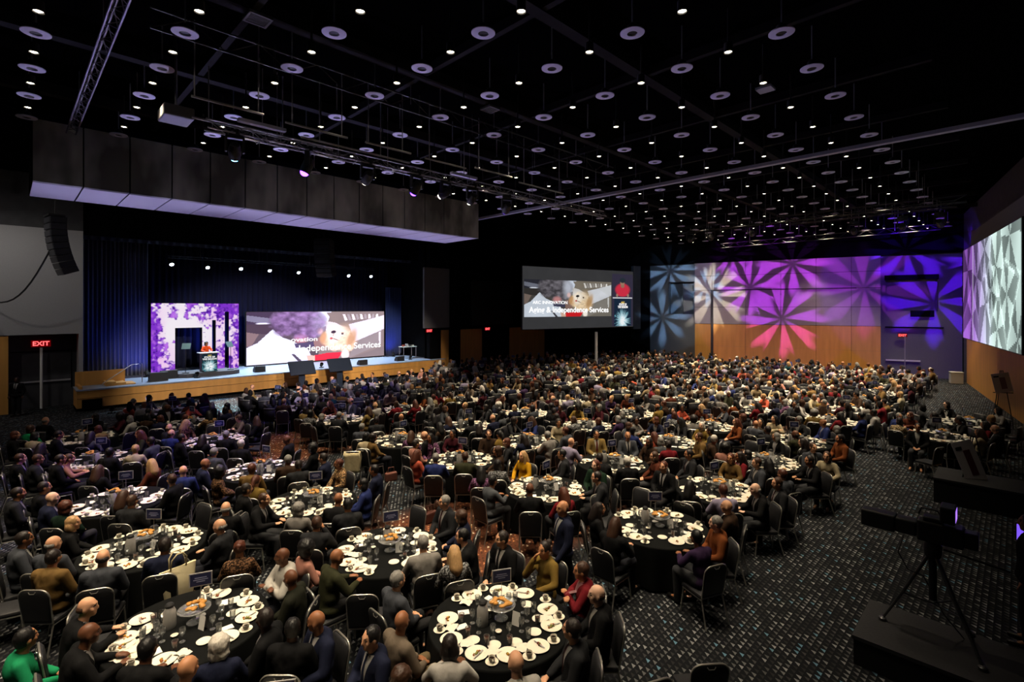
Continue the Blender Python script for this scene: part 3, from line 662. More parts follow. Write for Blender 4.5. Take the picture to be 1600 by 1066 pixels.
# moving lamps
def mover(p, aim, col, lens_s, label, beam=None, deg=30, group=None):
    p = Vector(p); dirv = (Vector(aim) - p).normalized()
    t = tag(empty('hanging_moving_lamp', p), label, 'stage lamp', group)
    b = MB(); b.rbox((-.17, -.14, .36), (.17, .14, .50), .02); b.obj('base', K_can, t)
    b = MB()
    for s in (-1, 1): b.rbox((s * .2 - .025, -.07, -.05), (s * .2 + .025, .07, .34), .01)
    b.rbox((-.22, -.07, .29), (.22, .07, .36), .01)
    y = b.obj('yoke', K_can, t); y.rotation_euler = (0, 0, math.atan2(dirv.y, dirv.x) - PI / 2)
    b = MB(); b.lathe([(0, -.22), (.11, -.2), (.15, -.05), (.15, .1), (.135, .24), (.12, .245), (.12, .2)], 16, caps=False)
    h = b.obj('lamp_head', K_can, t, True, 40); h.rotation_euler = dirv.to_track_quat('Z', 'Y').to_euler()
    b = MB(); b.lathe([(0, .335), (.05, .328), (.09, .30), (.115, .25), (.12, .205)], 16); l = b.obj('lens', emit('lens ' + col + str(lens_s), col, lens_s), h, True)
    b = MB(); b.tube([(0, 0, .5), (0, 0, .62)], .03, 6); b.obj('clamp', K_alu, t)
    if beam:
        s = spot('beam', p + dirv * .42, aim, beam, deg, lin(col)[:3], .5); s.parent = t; s.matrix_parent_inverse = Matrix.Translation(p).inverted()
        return s
g = 'moving lamps under the cable-wrapped truss'
mover(W(UX(367, 14.2), 14.2, 8.95), W(7.7, 28.1, .0), '#58b4f4', 30, 'moving lamp shining white, nearest of the truss', COOL * 13, 9, g)
mover(W(UX(481, 14.2), 14.2, 8.95), W(2.8, 16.0, 0), '#6a2cff', 25, 'moving lamp shining strong violet, second of the truss', VIOLET * .6, 55, g)
mover(W(UX(651, 14.2), 14.2, 8.95), W(9.5, 23, 0), '#5a30ff', 18, 'smaller violet moving lamp, third of the truss', VIOLET * .35, 50, g)
mover(W(UX(738, 14.2), 14.2, 8.95), W(17, 31.0, .6), '#ffeed8', 25, 'moving lamp shining warm white, fourth of the truss', COOL * .9, 40, g)
mover(W(UX(792, 14.2), 14.2, 8.85), W(20, 28, 1), '#5a20d0', 3, 'dim violet moving lamp at the far end of the truss', None, 30, g)
mover(W(10.9, 14.2, 8.95), W(UX(325, 33.4), 33.6, 2.5), '#fff2e0', 20, 'added small white moving lamp aimed at the speaker, just past the second violet lamp', 7000, 9, g)  # extra lamp added to brighten the speaker
mover(W(7.9, 14.2, 8.95), W(11, 31.5, .6), '#fff2e0', 6, 'small moving lamp washing the stage front, between the two violet lamps', COOL * .7, 46, g)
# pattern lamps on the far trusses: real gobo projections
def gobo(light, centres, freq=8):
    l = light.data; l.use_nodes = True; nt = l.node_tree; N = nt.nodes; L = nt.links
    e = N['Emission']
    def M(op, *a):
        n = N.new('ShaderNodeMath'); n.operation = op
        for i, x in enumerate(a):
            if isinstance(x, (int, float)): n.inputs[i].default_value = x
            else: L.new(x, n.inputs[i])
        return n.outputs[0]
    tc = N.new('ShaderNodeTexCoord'); sp = N.new('ShaderNodeSeparateXYZ'); L.new(tc.outputs['Normal'], sp.inputs[0])
    az = M('ABSOLUTE', sp.outputs[2]); x = M('DIVIDE', sp.outputs[0], az); y = M('DIVIDE', sp.outputs[1], az)
    tot = None
    for cx, cy, rad, ph in centres:
        dx = M('SUBTRACT', x, cx); dy = M('SUBTRACT', y, cy); rr_ = M('SQRT', M('ADD', M('MULTIPLY', dx, dx), M('MULTIPLY', dy, dy)))
        an = M('ARCTAN2', dy, dx)
        s_ = M('SINE', M('ADD', M('MULTIPLY', an, freq), M('ADD', ph, M('MULTIPLY', rr_, 2.0))))
        wedge = M('MULTIPLY', M('ADD', s_, .15), 3.5); wedge = M('MINIMUM', M('MAXIMUM', wedge, 0.0), 1.0)
        lim = M('ADD', M('MULTIPLY', M('COSINE', M('MULTIPLY', an, freq * 2)), rad * .1), rad)
        ed = M('MINIMUM', M('MAXIMUM', M('MULTIPLY', M('SUBTRACT', lim, rr_), 22.0), 0.0), 1.0)
        core = M('MINIMUM', M('MULTIPLY', rr_, 16.0), 1.0)
        v = M('MULTIPLY', M('MULTIPLY', wedge, ed), core)
        tot = v if tot is None else M('MAXIMUM', tot, v)
    L.new(M('ADD', M('MULTIPLY', tot, .92), .08), e.inputs['Strength'])
def gm(u, w, x, y, col, en, label, centres, deg=36, freq=8, back=0.0, z=8.9):
    r_ = far(x, back); depth = r_.y; tgt = Vector((r_.x, r_.y, CH - (y - HZ) / F * depth))
    s = mover(W(u, w, z), tgt, col, 2.0, label, en, deg, 'pattern lamps aimed at the far wall'); s.data.spot_blend = .08; s.data.shadow_soft_size = .03
    gobo(s, centres, freq)
G = GOBO
gm(28, 13.4, 1043, 462, '#9fd0ff', G * .85, 'pattern lamp throwing blue wheels on the far wall', [(.0, .14, .15, 0), (-.04, -.12, .15, 1.2), (.2, .02, .12, .5)], 34, 8, .9)
gm(28, 12.2, 1100, 470, '#fff4d8', G * .7, 'pattern lamp throwing a white wheel on the taupe panels', [(.05, .02, .19, .3)], 26, 8)
gm(28, 10.0, 1205, 455, '#c040ff', G * 1.3, 'pattern lamp throwing violet wheels on the taupe panels', [(-.10, .02, .16, .2), (.10, .14, .17, 1.0), (.05, -.14, .19, .4), (-.2, .2, .12, 0)], 46, 8)
gm(31, 6.0, 1350, 450, '#b838ff', G * .32, 'pattern lamp throwing a violet wheel near the panel corner', [(.0, .0, .26, .8)], 34, 8)
gm(31, 4.0, 1440, 445, '#5a10ff', G * 1.7, 'pattern lamp throwing deep violet wheels in the far corner', [(-.05, .17, .18, .4), (.05, -.08, .2, 1.1), (.25, .12, .16, .2)], 50, 8, .9)
gm(31, 2.6, 1570, 560, '#ffd090', G * .25, 'pattern lamp throwing pale wedges on the orange side wall', [(.1, -.1, .2, .3)], 30, 6)

# ------------------------------------------------------------------ stage lamps
t_u0, t_u1 = UX(262, 36.3), UX(585, 36.3)
truss('lighting_pipe', W(t_u0, 36.3, 7.95), W(t_u1, 36.3, 7.95), .14, K_blk, 'long black pipe over the stage holding seven white lamps', 'pipe', 2, 4, 9.5)
for i, (x, y) in enumerate(((268, 412), (324, 417), (376, 419), (421, 422), (466, 425), (544, 430), (579, 431))):
    w = 36.3; u = UX(x, w); z = ZY(x, y, w); p = W(u, w, z)
    t = tag(empty('stage_lamp', p), f'white stage lamp above the stage, {ordn(i + 1)} from the left', 'stage lamp', 'row of white lamps above the stage')
    dirv = Vector((S2 * .75, -S2 * .75, -.62)).normalized()
    b = MB(); b.lathe([(0, -.25), (.08, -.24), (.1, -.1), (.12, .1), (.115, .11)], 14, caps=False); h = b.obj('lamp_head', K_can, t, True, 40); h.rotation_euler = dirv.to_track_quat('Z', 'Y').to_euler()
    b = MB(); b.lathe([(0, .16), (.05, .15), (.09, .12), (.112, .08)], 14); l = b.obj('lens', emit('stage lens', '#dff0ff', 22), h, True)
    b = MB(); b.tube([(0, 0, .1), (0, 0, 8.0 - z)], .02, 6); b.obj('yoke', K_can, t)
    s = spot('beam', p + dirv * .24, W(u, 33.4, 1.0), STAGE, 62, (.60, .80, 1.0), .6); s.parent = t; s.matrix_parent_inverse = Matrix.Translation(p).inverted()

# floor lamps added on stage to wash the bulkhead soffit and the ceiling rings
for i, (u, w, tg, en, cl, lab) in enumerate(((3.4, 33.4, Vector((-7.15, 10.7, 10.3)), WASH * 3.2, '#8a3cff', 'added black floor lamp washing violet upwards beside the stage steps'), (7.5, 32.2, W(5.5, 22, 8.6), WASH * .4, '#a89cff', 'added black floor lamp washing upwards near the wedge monitors'), (14.5, 32.0, W(12.5, 22, 8.6), WASH * .4, '#a89cff', 'added black floor lamp washing upwards below the wide screen'), (21.5, 32.3, W(18.5, 22, 8.6), WASH * .4, '#a89cff', 'added black floor lamp washing upwards beside the side table'))):
    p = W(u, w, 1.045); dirv = (tg - p).normalized(); t = tag(empty('added_floor_lamp', p), lab, 'stage lamp', 'added floor lamps along the stage')
    b = MB(); b.rbox((-.12, -.1, 0), (.12, .1, .05), .01); b.obj('base', K_can, t)
    b = MB(); b.lathe([(0, -.1), (.09, -.1), (.11, .12), (.10, .12), (.08, -.02)], 14, caps=False); h = b.obj('lamp_head', K_can, t, True, 40); h.location = (0, 0, .19); h.rotation_euler = dirv.to_track_quat('Z', 'Y').to_euler()
    s = spot('beam', p + Vector((0, 0, .19)) + dirv * .13, tg, en, 15 if i == 0 else 62, lin(cl)[:3], .8); s.parent = t; s.matrix_parent_inverse = Matrix.Translation(p).inverted()
for i, (u, w, tg, lab) in enumerate(((5.6, 34.6, W(5.2, 36.1, 3.2), 'added blue floor lamp between the navy curtain and the portal'), (9.9, 37.0, W(9.9, 38.3, 5.5), 'added blue floor lamp behind the portal'), (15.5, 37.0, W(15.5, 38.3, 5.5), 'added blue floor lamp behind the middle of the wide screen'), (21.9, 35.3, W(22.0, 36.4, 3.0), 'added blue floor lamp beside the navy right curtain'))):  # lamps added to give the stage curtains a blue glow
    p = W(u, w, 1.045); dirv = (tg - p).normalized(); t = tag(empty('added_floor_lamp', p), lab, 'stage lamp', 'added floor lamps along the stage')
    b = MB(); b.rbox((-.12, -.1, 0), (.12, .1, .05), .01); b.obj('base', K_can, t)
    b = MB(); b.lathe([(0, -.1), (.09, -.1), (.11, .12), (.10, .12), (.08, -.02)], 14, caps=False); h = b.obj('lamp_head', K_can, t, True, 40); h.location = (0, 0, .19); h.rotation_euler = dirv.to_track_quat('Z', 'Y').to_euler()
    s = spot('beam', p + Vector((0, 0, .19)) + dirv * .14, tg, BLUE * (.6, 1, 1, .3)[i], 120, (.10, .16, 1.0), .9); s.parent = t; s.matrix_parent_inverse = Matrix.Translation(p).inverted()
for i, u in enumerate((3.5, 10.5, 17.5)):  # uplights added before the stage to brighten the ceiling rings and soffit
    p = W(u, 30.0, .0); tg = W(u - 1.5, 11.5, 10.3); p.z = .002; dirv = (tg - p).normalized(); t = tag(empty('added_floor_lamp', p), ('added black uplight on the carpet before the stage, by the steps', 'added black uplight on the carpet before the stage, near the prompting screens', 'added black uplight on the carpet before the stage, at its far part')[i], 'stage lamp', 'added floor lamps along the stage')
    b = MB(); b.rbox((-.12, -.1, 0), (.12, .1, .05), .01); b.obj('base', K_can, t)
    b = MB(); b.lathe([(0, -.1), (.09, -.1), (.11, .12), (.10, .12), (.08, -.02)], 14, caps=False); h = b.obj('lamp_head', K_can, t, True, 40); h.location = (0, 0, .19); h.rotation_euler = dirv.to_track_quat('Z', 'Y').to_euler()
    s = spot('beam', p + Vector((0, 0, .19)) + dirv * .14, tg, UPL, 58, (.60, .55, 1.0), .7); s.parent = t; s.matrix_parent_inverse = Matrix.Translation(p).inverted()
# ------------------------------------------------------------------ things on and before the stage
# lectern on a low octagonal riser
w_ = 33.4; uc_ = UX(324, w_); 
b = MB(); pts = []
for a, q in ((-1.55, -.55), (-1.2, -.85), (1.2, -.85), (1.55, -.55), (1.55, .55), (1.2, .85), (-1.2, .85), (-1.55, .55)): pts.append(W(uc_ + a, w_ + q)[:2])
b.prism(pts, 1.043, 1.26); tag(b.obj('stage_riser', mat('grey riser', (.06, .055, .06), .7)), 'low grey octagonal riser under the lectern', 'riser')
pl = W(uc_, w_ - .25, 1.262)
t = tag(empty('lectern', pl, PI / 4), 'dark lectern with a lit event sign on its front', 'lectern')
b = MB(); b.box((-.40, -.22, 0), (.40, .24, 1.05)); b.obj('body', K_frame, t)
b = MB(); b.rbox((-.52, -.30, 1.05), (.52, .32, 1.10), .015); b.obj('reading_top', mat('lectern top', (.35, .33, .35), .4), t)
r = Ras(44, 58, .76); r.c[:] = (.008, .02, .035); ang = np.arctan2(r.Y - .72, r.X - .38); rad = np.hypot(r.Y - .72, r.X - .38); star = np.clip(1.4 - rad / (.20 + .12 * np.abs(np.sin(ang * 7 + 2 * np.sin(ang * 3)))), 0, 1)
r.fill(star, (.35, .72, .82)); r.fill(star ** 2, (.95, .97, .98)); r.fill(((r.nz(14, 14, 4) > .62) & (r.Y > .4)).astype(float), (.05, .28, .36), .6)
r.plate('sign_panel', (-.38, -.228, 1.0), (.76, 0, 0), (0, 0, -.98), emit_attr('lectern picture', .95), t)
def lm(x, z): return Matrix(((1, 0, 0, x), (0, 0, -1, -.232), (0, 1, 0, z), (0, 0, 0, 1)))
text('lettering', 'ARC', .10, lm(0, .925), MATS['lettering gold'], t, .001, bold=.004); text('lettering', 'STATE OF', .125, lm(0, .83), T_white, t, .001, bold=.003); text('lettering', 'THE REGION', .125, lm(0, .715), T_white, t, .001, bold=.003)
for s, lab in ((-1, 'glass speech prompter on a stand left of the lectern'), (1, 'glass speech prompter on a stand right of the lectern')):
    p = W(uc_ + s * 1.15, w_ - .3, 1.262); t = tag(empty('speech_prompter', p, PI / 4), lab, 'teleprompter', 'speech prompters beside the lectern')
    b = MB(); b.lathe([(.18, 0), (.18, .03), (.03, .04)], 16); b.tube([(0, 0, .03), (0, 0, 1.35)], .015, 8); b.obj('stand', K_frame, t)
    b = MB(); b.box((-.22, -.004, 0), (.22, .004, .36)); o = b.obj('glass', mat('prompter glass', (.16, .28, .33), .15, spec=.6), t); o.location = (0, 0, 1.35); o.rotation_euler = (-.5, 0, .5 * s)
def wedge(p, rz, s, label):
    t = tag(empty('stage_monitor', p, rz), label, 'loudspeaker', 'black wedge monitors on the stage edge')
    b = MB(); q = [(-.2, 0), (.2, 0), (.2, .14), (-.02, .34), (-.2, .34)]; n = 5
    vs = [(-.3, y, z) for y, z in q] + [(.3, y, z) for y, z in q]
    b.add([(x * s, y * s, z * s) for x, y, z in vs], [(4, 3, 2, 1, 0), (5, 6, 7, 8, 9)] + [(i, (i + 1) % n, n + (i + 1) % n, n + i) for i in range(n)]); b.obj('cabinet', K_can, t)
    b = MB(); b.add([(x * s, y * s, z * s) for x, y, z in ((-.27, .19, .16), (.27, .19, .16), (.27, .0, .33), (-.27, .0, .33))], [(0, 1, 2, 3)])
    g_ = b.obj('grille', mat('grille', (.03, .03, .032), .6), t); g_.location = (0, .006 * s, .006 * s)
for x, y, s, lab in ((247, 591, 1.35, 'larger black wedge monitor near the stage steps'), (263, 587, 1.3, 'black wedge monitor beside the larger one by the steps'), (405, 577, 1.0, 'black wedge monitor below the wide screen, nearer one'), (566, 566, 1.0, 'black wedge monitor below the wide screen, farther one'), (624, 560, 1.0, 'black wedge monitor beside the items table')):
    p = PX(x, y + 4, 1.042); wedge(p, PI / 4, s, lab)
# confidence screens standing on the floor
for x, y, u_, lab in ((472, 579, 0, 'black prompting screen on a stand before the stage, nearer one'), (531, 573, 1, 'black prompting screen on a stand before the stage, farther one')):
    w = 29.6; u = UX(x, w); p = W(u, w, 0); t = tag(empty('prompting_screen', p, PI / 4), lab, 'monitor', 'screens facing the stage')
    b = MB(); b.rbox((-.74, -.05, -.44), (.74, .05, .44), .02); o = b.obj('screen_back', mat('navy black plastic', (.012, .018, .034), .45), t); o.location = (0, 0, 1.42); o.rotation_euler = (-.55, 0, 0)
    b = MB(); b.box((-.69, .052, -.39), (.69, .056, .39)); o = b.obj('display', mat('display glass', (.03, .035, .05), .2), t); o.location = (0, 0, 1.42); o.rotation_euler = (-.55, 0, 0)
    b = MB(); b.rbox((-.18, -.03, .04), (.18, .08, 1.4), .02); b.obj('post', mat('navy black plastic', '#000000'), t)
    b = MB(); b.rbox((-.45, -.3, 0), (.45, .35, .05), .02); b.obj('base', K_frame, t)
# items table at the right end of the stage
p = PX(637, 559, 1.045); t = tag(empty('side_table', p, PI / 4), 'small pale table crowded with items at the far end of the stage', 'table')
b = MB(); b.rbox((-.62, -.36, .84), (.62, .36, .89), .01); b.obj('table_top', mat('pale table', (.55, .62, .62), .5), t)
for sx in (-1, 1):
    for sy in (-1, 1): b = MB(); b.tube([(sx * .56, sy * .3, 0), (sx * .56, sy * .3, .84)], .022, 8); b.obj('leg', K_rod, t)
for i, (x, c, hh) in enumerate(((-.4, (.4, .08, .05), .14), (-.1, (.5, .5, .5), .2), (.2, (.05, .05, .05), .12), (.45, (.55, .52, .4), .1))):
    b = MB(); b.rbox((-.09, -.07, 0), (.09, .07, hh), .01); o = b.obj('box', mat(f'box {i}', c, .6), loc=p + UW @ Vector((x, 0, .891)) , rz=PI / 4)
    tag(o, ('small red box on the stage side table', 'grey box on the stage side table', 'black box on the stage side table', 'cream box on the stage side table')[i], 'box', 'boxes on the side table')
# low chair by the steps
# hanging loudspeakers
def linearray(p, rz, n, label, tilt=.05):
    t = tag(empty('line_array_speaker', p, rz), label, 'loudspeaker'); z = 0; y = 0; a = -.02
    b = MB(); b.box((-.45, -.25, .02), (.45, .3, .10)); b.tube([(0, 0, .1), (0, 0, 2.2)], .02, 6); b.obj('frame', K_blk, t)
    for i in range(n):
        b = MB(); b.rbox((-.52, -.30, -.27), (.52, .26, -.01), .02); b.box((-.46, .262, -.25), (.46, .27, -.03)); o = b.obj('speaker_box', mat('speaker black', (.02, .02, .026), .5, vary=.3), t); o.location = (0, y, z); o.rotation_euler = (-a, 0, 0)
        z -= .275 * math.cos(a); y -= .275 * math.sin(a) * 1.0; a += tilt
pa = W(UX(86, 29.6), 29.6, 0); pa.z = CH + (HZ - 340) / F * pa.y
linearray(pa, PI * .80, 9, 'curved black loudspeaker column hanging before the left wall')
pb = W(UX(506, 30), 30, 0); pb.z = CH + (HZ - 376) / F * pb.y
linearray(pb, PI * .95, 8, 'dim loudspeaker column hanging over the middle of the stage')
b = MB(); p0 = pa + Vector((0, 0, -1.0)); p1 = W(UX(-25, 32.6), 32.6, ZY(-25, 468, 32.6))
pts = [p0.lerp(p1, i / 12) + Vector((0, 0, -1.1 * math.sin(PI * i / 12))) for i in range(13)]
b.tube(pts, .035, 6); tag(b.obj('speaker_cable', K_blk), 'black cable drooping from the left loudspeaker column', 'cable')

# ------------------------------------------------------------------ exit signs and poles
K_red = emit('exit red', '#ff1c24', 1.6); K_redbox = emit('exit glow box', '#7a0008', .55)
def exit_sign(p, right, s, label):
    t = tag(empty('exit_sign', p), label, 'exit sign', 'red exit signs'); mtx = face_mtx((0, 0, 0), right)
    b = MB(); b.box((-.36 * s, -.16 * s, -.07), (.36 * s, .16 * s, -.01), 0, mtx); b.obj('box', K_redbox, t)
    text('lettering', 'EXIT', .30 * s, mtx @ Matrix.Translation((0, -.01, .0)), emit('exit letters', '#ff5a5a', 2.2), t, .004, bold=.008)
exit_sign(W(UX(64, 34.1), 34.1, ZY(64, 537, 34.1)), RT, 1.0, 'red exit sign on the recess wall left of the stage')
exit_sign(W(UX(671, 31.5), 31.5, ZY(671, 517, 31.5)), RT, .8, 'red exit sign just right of the stage')
exit_sign(W(UX(762, 31.2), 31.2, ZY(762, 514, 31.2)), RT, .8, 'red exit sign between stage and middle screen')
p = far(1412, .5); p.z = CH - 42 / F * p.y; exit_sign(p, FR, .75, 'red exit sign on the violet lit far corner wall')
def pole(p, h, r, label, m):
    t = tag(empty('white_pole', p), label, 'pole'); b = MB(); b.tube([(0, 0, .03), (0, 0, h)], r, 10); b.obj('pole', m, t); b = MB(); b.lathe([(.25, 0), (.25, .03), (.04, .04)], 16); b.obj('base', K_frame, t)
pole(W(UX(64.5, 33.6), 33.6, 0), 3.0, .055, 'tall white pole under the left exit sign', K_white)
q = Vector((.1664, 1, 0)) * 36.5; pole(q, 3.2, .10, 'thick white pole under the middle screen', K_white)
q = far(1412, -.5); pole(q, 3.0, .03, 'thin grey pole under the corner exit sign', K_rod)
p = PX(1494, 600, 0); b = MB(); b.rbox((-.32, -.25, .02), (.32, .25, .74), .03); t = tag(b.obj('utility_cabinet', mat('pale plastic', (.42, .42, .40), .6), loc=p, rz=-.5), 'pale waist-high cabinet in the far right corner', 'cabinet')
b = MB(); b.rbox((-.34, -.27, .74), (.34, .27, .78), .02); b.obj('lid', mat('pale plastic lid', (.38, .38, .37), .6), t)
# ------------------------------------------------------------------ organic shapes
def grown(b, voxel, target, smooth=2):
    me = b.mesh('tmp', []); o = bpy.data.objects.new('tmp', me); COL.objects.link(o)
    m = o.modifiers.new('r', 'REMESH'); m.mode = 'VOXEL'; m.voxel_size = voxel
    if smooth: q = o.modifiers.new('s', 'SMOOTH'); q.factor = .5; q.iterations = smooth
    dg = bpy.context.evaluated_depsgraph_get(); dg.update()
    n = len(o.evaluated_get(dg).data.polygons) * 2
    if n > target:
        d = o.modifiers.new('d', 'DECIMATE'); d.ratio = target / n
        dg = bpy.context.evaluated_depsgraph_get(); dg.update()
    out = bpy.data.meshes.new_from_object(o.evaluated_get(dg))
    bpy.data.objects.remove(o); bpy.data.meshes.remove(me)
    out.polygons.foreach_set('use_smooth', [True] * len(out.polygons)); out.materials.clear()
    return out
# joints of a seated or standing figure; the seat is at the origin, the figure faces +y
def joints(pose, sex):
    f = sex == 'f'; k = .93 if f else 1.0
    J = dict(pel=(0, -.01, .57), waist=(0, -.05, .74), chest=(0, -.06, .93 * (1 if not f else .985)), neck=(0, -.035, 1.075 * (1 if not f else .975)))
    hz = 1.247 if not f else 1.208
    J['head'] = (0, .0, hz); sh = .185 if not f else .155
    for s, n in ((-1, 'L'), (1, 'R')):
        J['sh' + n] = (s * sh, -.055, J['neck'][2] - .055)
        J['hip' + n] = (s * .095, .0, .56); J['kn' + n] = (s * .125, .43, .545); J['an' + n] = (s * .12, .42, .10); J['to' + n] = (s * .14, .56, .045)
        e, h = {'lap': ((s * .255, .03, .77), (s * .075, .26, .665)), 'table': ((s * .27, .15, .80), (s * .12, .37, .815)), 'cross': ((s * .25, .10, .80), (-s * .10, .20, .86 + .03 * s)),
                'chin': ((s * .24, .16, .80), (s * .06, .15, 1.10)) if s > 0 else ((s * .255, .05, .77), (s * .05, .28, .68))}.get(pose, ((s * .25, .03, .77), (s * .08, .26, .66)))
        J['el' + n] = e; J['wr' + n] = h
    if pose == 'table':
        for q in ('chest', 'neck', 'head', 'shL', 'shR', 'waist'): J[q] = (J[q][0], J[q][1] + .10 * (J[q][2] - .57) / .7 + .02, J[q][2] - .01)
    if pose in ('stand', 'walk', 'lectern'):
        dz = .40
        for q in ('pel', 'waist', 'chest', 'neck', 'head', 'shL', 'shR'): J[q] = (J[q][0], J[q][1] * .4, J[q][2] + dz)
        for s, n in ((-1, 'L'), (1, 'R')):
            st = .22 * s if pose == 'walk' else 0
            J['hip' + n] = (s * .095, 0, .94); J['kn' + n] = (s * .10, st * .6 + .03, .50); J['an' + n] = (s * .10, st * 1.3 - (.05 if st < 0 else 0), .10 + (.05 if st < 0 else 0)); J['to' + n] = (s * .12, st * 1.3 + .13, .045)
            J['el' + n] = (s * .25, -.05 - st * .3, 1.17); J['wr' + n] = (s * .24, .06 - st * .7, .93)
            if pose == 'lectern': J['el' + n] = (s * .27, .12, 1.20); J['wr' + n] = (s * .18, .36, 1.16)
    return {a: Vector(c) for a, c in J.items()}
def headpart(b, J, yaw, nod=0.0):
    c = J['head']; Rm = Matrix.Rotation(yaw, 4, 'Z') @ Matrix.Rotation(-nod, 4, 'X'); H = lambda *p: c + Rm @ Vector(p)
    R3 = Rm.to_3x3()
    b.sph(H(0, -.008, .022), (.077, .098, .098), 14, 10, 0, R3); b.sph(H(0, .028, -.045), (.058, .066, .075), 12, 8, 0, R3); b.sph(H(0, .058, -.088), (.032, .030, .028), 8, 6, 0, R3)
    b.sph(H(0, .098, -.022), (.014, .020, .020), 8, 6, 0, R3); b.cap(H(0, .090, .018), H(0, .102, -.016), .011, .014, 8)
    b.sph(H(0, .080, .034), (.052, .018, .013), 8, 6, 0, R3)
    for s in (-1, 1): b.sph(H(s * .078, -.008, -.012), (.012, .024, .034), 8, 6, 0, R3); b.sph(H(s * .048, .062, -.022), (.022, .022, .02), 8, 6, 0, R3)
    b.cap(J['neck'] + Vector((0, .0, -.03)), H(0, -.022, -.06), .060, .056, 12)
    return H
def hand(b, wr, el, s, pose):
    d = (wr - el).normalized(); side = d.cross(Vector((0, 0, 1))).normalized() * s; up = side.cross(d).normalized() * s
    if up.z < 0: up = -up
    p1 = wr + d * .075; b.cap(wr, wr + d * .03, .026, .028, 8)
    for i in range(4):                    # palm and four curled fingers
        o = side * (.030 - .020 * i); b.cap(wr + d * .02 + o * .7, p1 + o, .014, .013, 6)
        L = (.030, .036, .034, .026)[i]; k = p1 + o + d * L; b.cap(p1 + o, k, .0115, .0105, 6); b.cap(k, k + (d * .7 - up * .7) * L * .9, .0105, .009, 6)
    q = wr + d * .025 - side * (-.026); t1 = q + (d * .7 + side * .6) * .035; b.cap(q, t1, .013, .012, 6); b.cap(t1, t1 + (d * .9 - up * .2) * .028, .012, .010, 6)
def legs_chain(b, J, r0, r1, r2, n, foot=True):
    b.chain([J['hip' + n], J['kn' + n], J['an' + n]], [r0, r1, r2])
def build_body(pose, sex, yaw, nod=0.0, target=4200):
    J = joints(pose, sex); b = MB(); f = sex == 'f'; k = .88 if f else 1.0
    b.sph(J['pel'], (.155 * (1.02 if f else 1), .115, .11), 12, 8); b.chain([J['pel'] + Vector((0, 0, .02)), J['waist'], J['chest']], [.105, .098 * k, .115 * k])
    b.sph(J['chest'], (.150 * k, .108, .145), 12, 8); b.cap(J['chest'] + Vector((0, .01, .06)), J['neck'], .10 * k, .058, 12); b.cap(J['shL'], J['shR'], .055 * k, .055 * k)
    H = headpart(b, J, yaw, nod)
    for s, n in ((-1, 'L'), (1, 'R')):
        b.chain([J['sh' + n], J['el' + n], J['wr' + n]], [.050 * k, .040 * k, .026]); hand(b, J['wr' + n], J['el' + n], s, pose)
        legs_chain(b, J, .080, .054, .036, n); b.cap(J['an' + n], J['to' + n], .034, .028)
    me = grown(b, .0115, target, 2)
    for m in (SKIN[0], K_eye, K_lip): me.materials.append(m)
    Ri = (Matrix.Rotation(yaw, 3, 'Z') @ Matrix.Rotation(-nod, 3, 'X')).inverted(); c = J['head']
    for p in me.polygons:
        q = Ri @ (Vector(p.center) - c)
        if abs(q.z) < .1 and q.y > .05 and abs(q.x) < .06:
            x = abs(q.x)
            if abs(x - .032) < .013 and abs(q.z - .010) < .008: p.material_index = 1
            elif abs(x - .033) < .020 and abs(q.z - .036) < .006: p.material_index = 1
            elif q.x ** 2 / .024 ** 2 + (q.z + .058) ** 2 / .009 ** 2 < 1: p.material_index = 2
    return me, J
def build_top(pose, sex, kind, target=2600):
    J = joints(pose, sex); b = MB(); f = sex == 'f'; k = .90 if f else 1.06; su = kind == 'suit'
    low = J['pel'] + Vector((0, 0, -.02)); g = 1.12 if su else 1.0
    b.sph(low, (.190 * g, .150 * g, .11), 14, 8); b.chain([low, J['waist'], J['chest']], [.140 * g, .132 * k * g, .148 * k])
    b.sph(J['waist'], (.165 * k * g, .130 * g, .13), 14, 8)
    b.sph(J['chest'] + Vector((0, 0, .01)), (.195 * k, .135, .165), 14, 10); b.cap(J['shL'] + Vector((-.005, 0, .004)), J['shR'] + Vector((.005, 0, .004)), .076 * k, .076 * k)
    b.cap(J['chest'] + Vector((0, -.01, .08)), J['neck'] + Vector((0, -.015, -.012)), .125 * k, .074 if su else .064, 12)
    if f: b.sph(J['chest'] + Vector((-.06, .080, -.02)), .062, 8, 6); b.sph(J['chest'] + Vector((.06, .080, -.02)), .062, 8, 6)
    for n in 'LR':
        b.cap(J['sh' + n], J['el' + n], .078 * k, .064 * k)
        e, w_ = J['el' + n], J['wr' + n]; b.cap(e, w_ + (e - w_) * .06, .064 * k, .046 if su else .047)
    me = grown(b, .018, target, 3)
    for v in me.vertices:                 # creases of the cloth
        q = v.co; n = noise.noise(Vector((q.x * 9, q.y * 9, q.z * 15 + 3))) ; v.co = q + Vector(v.normal) * n * .008
    me.materials.append(CLOTHM); return me
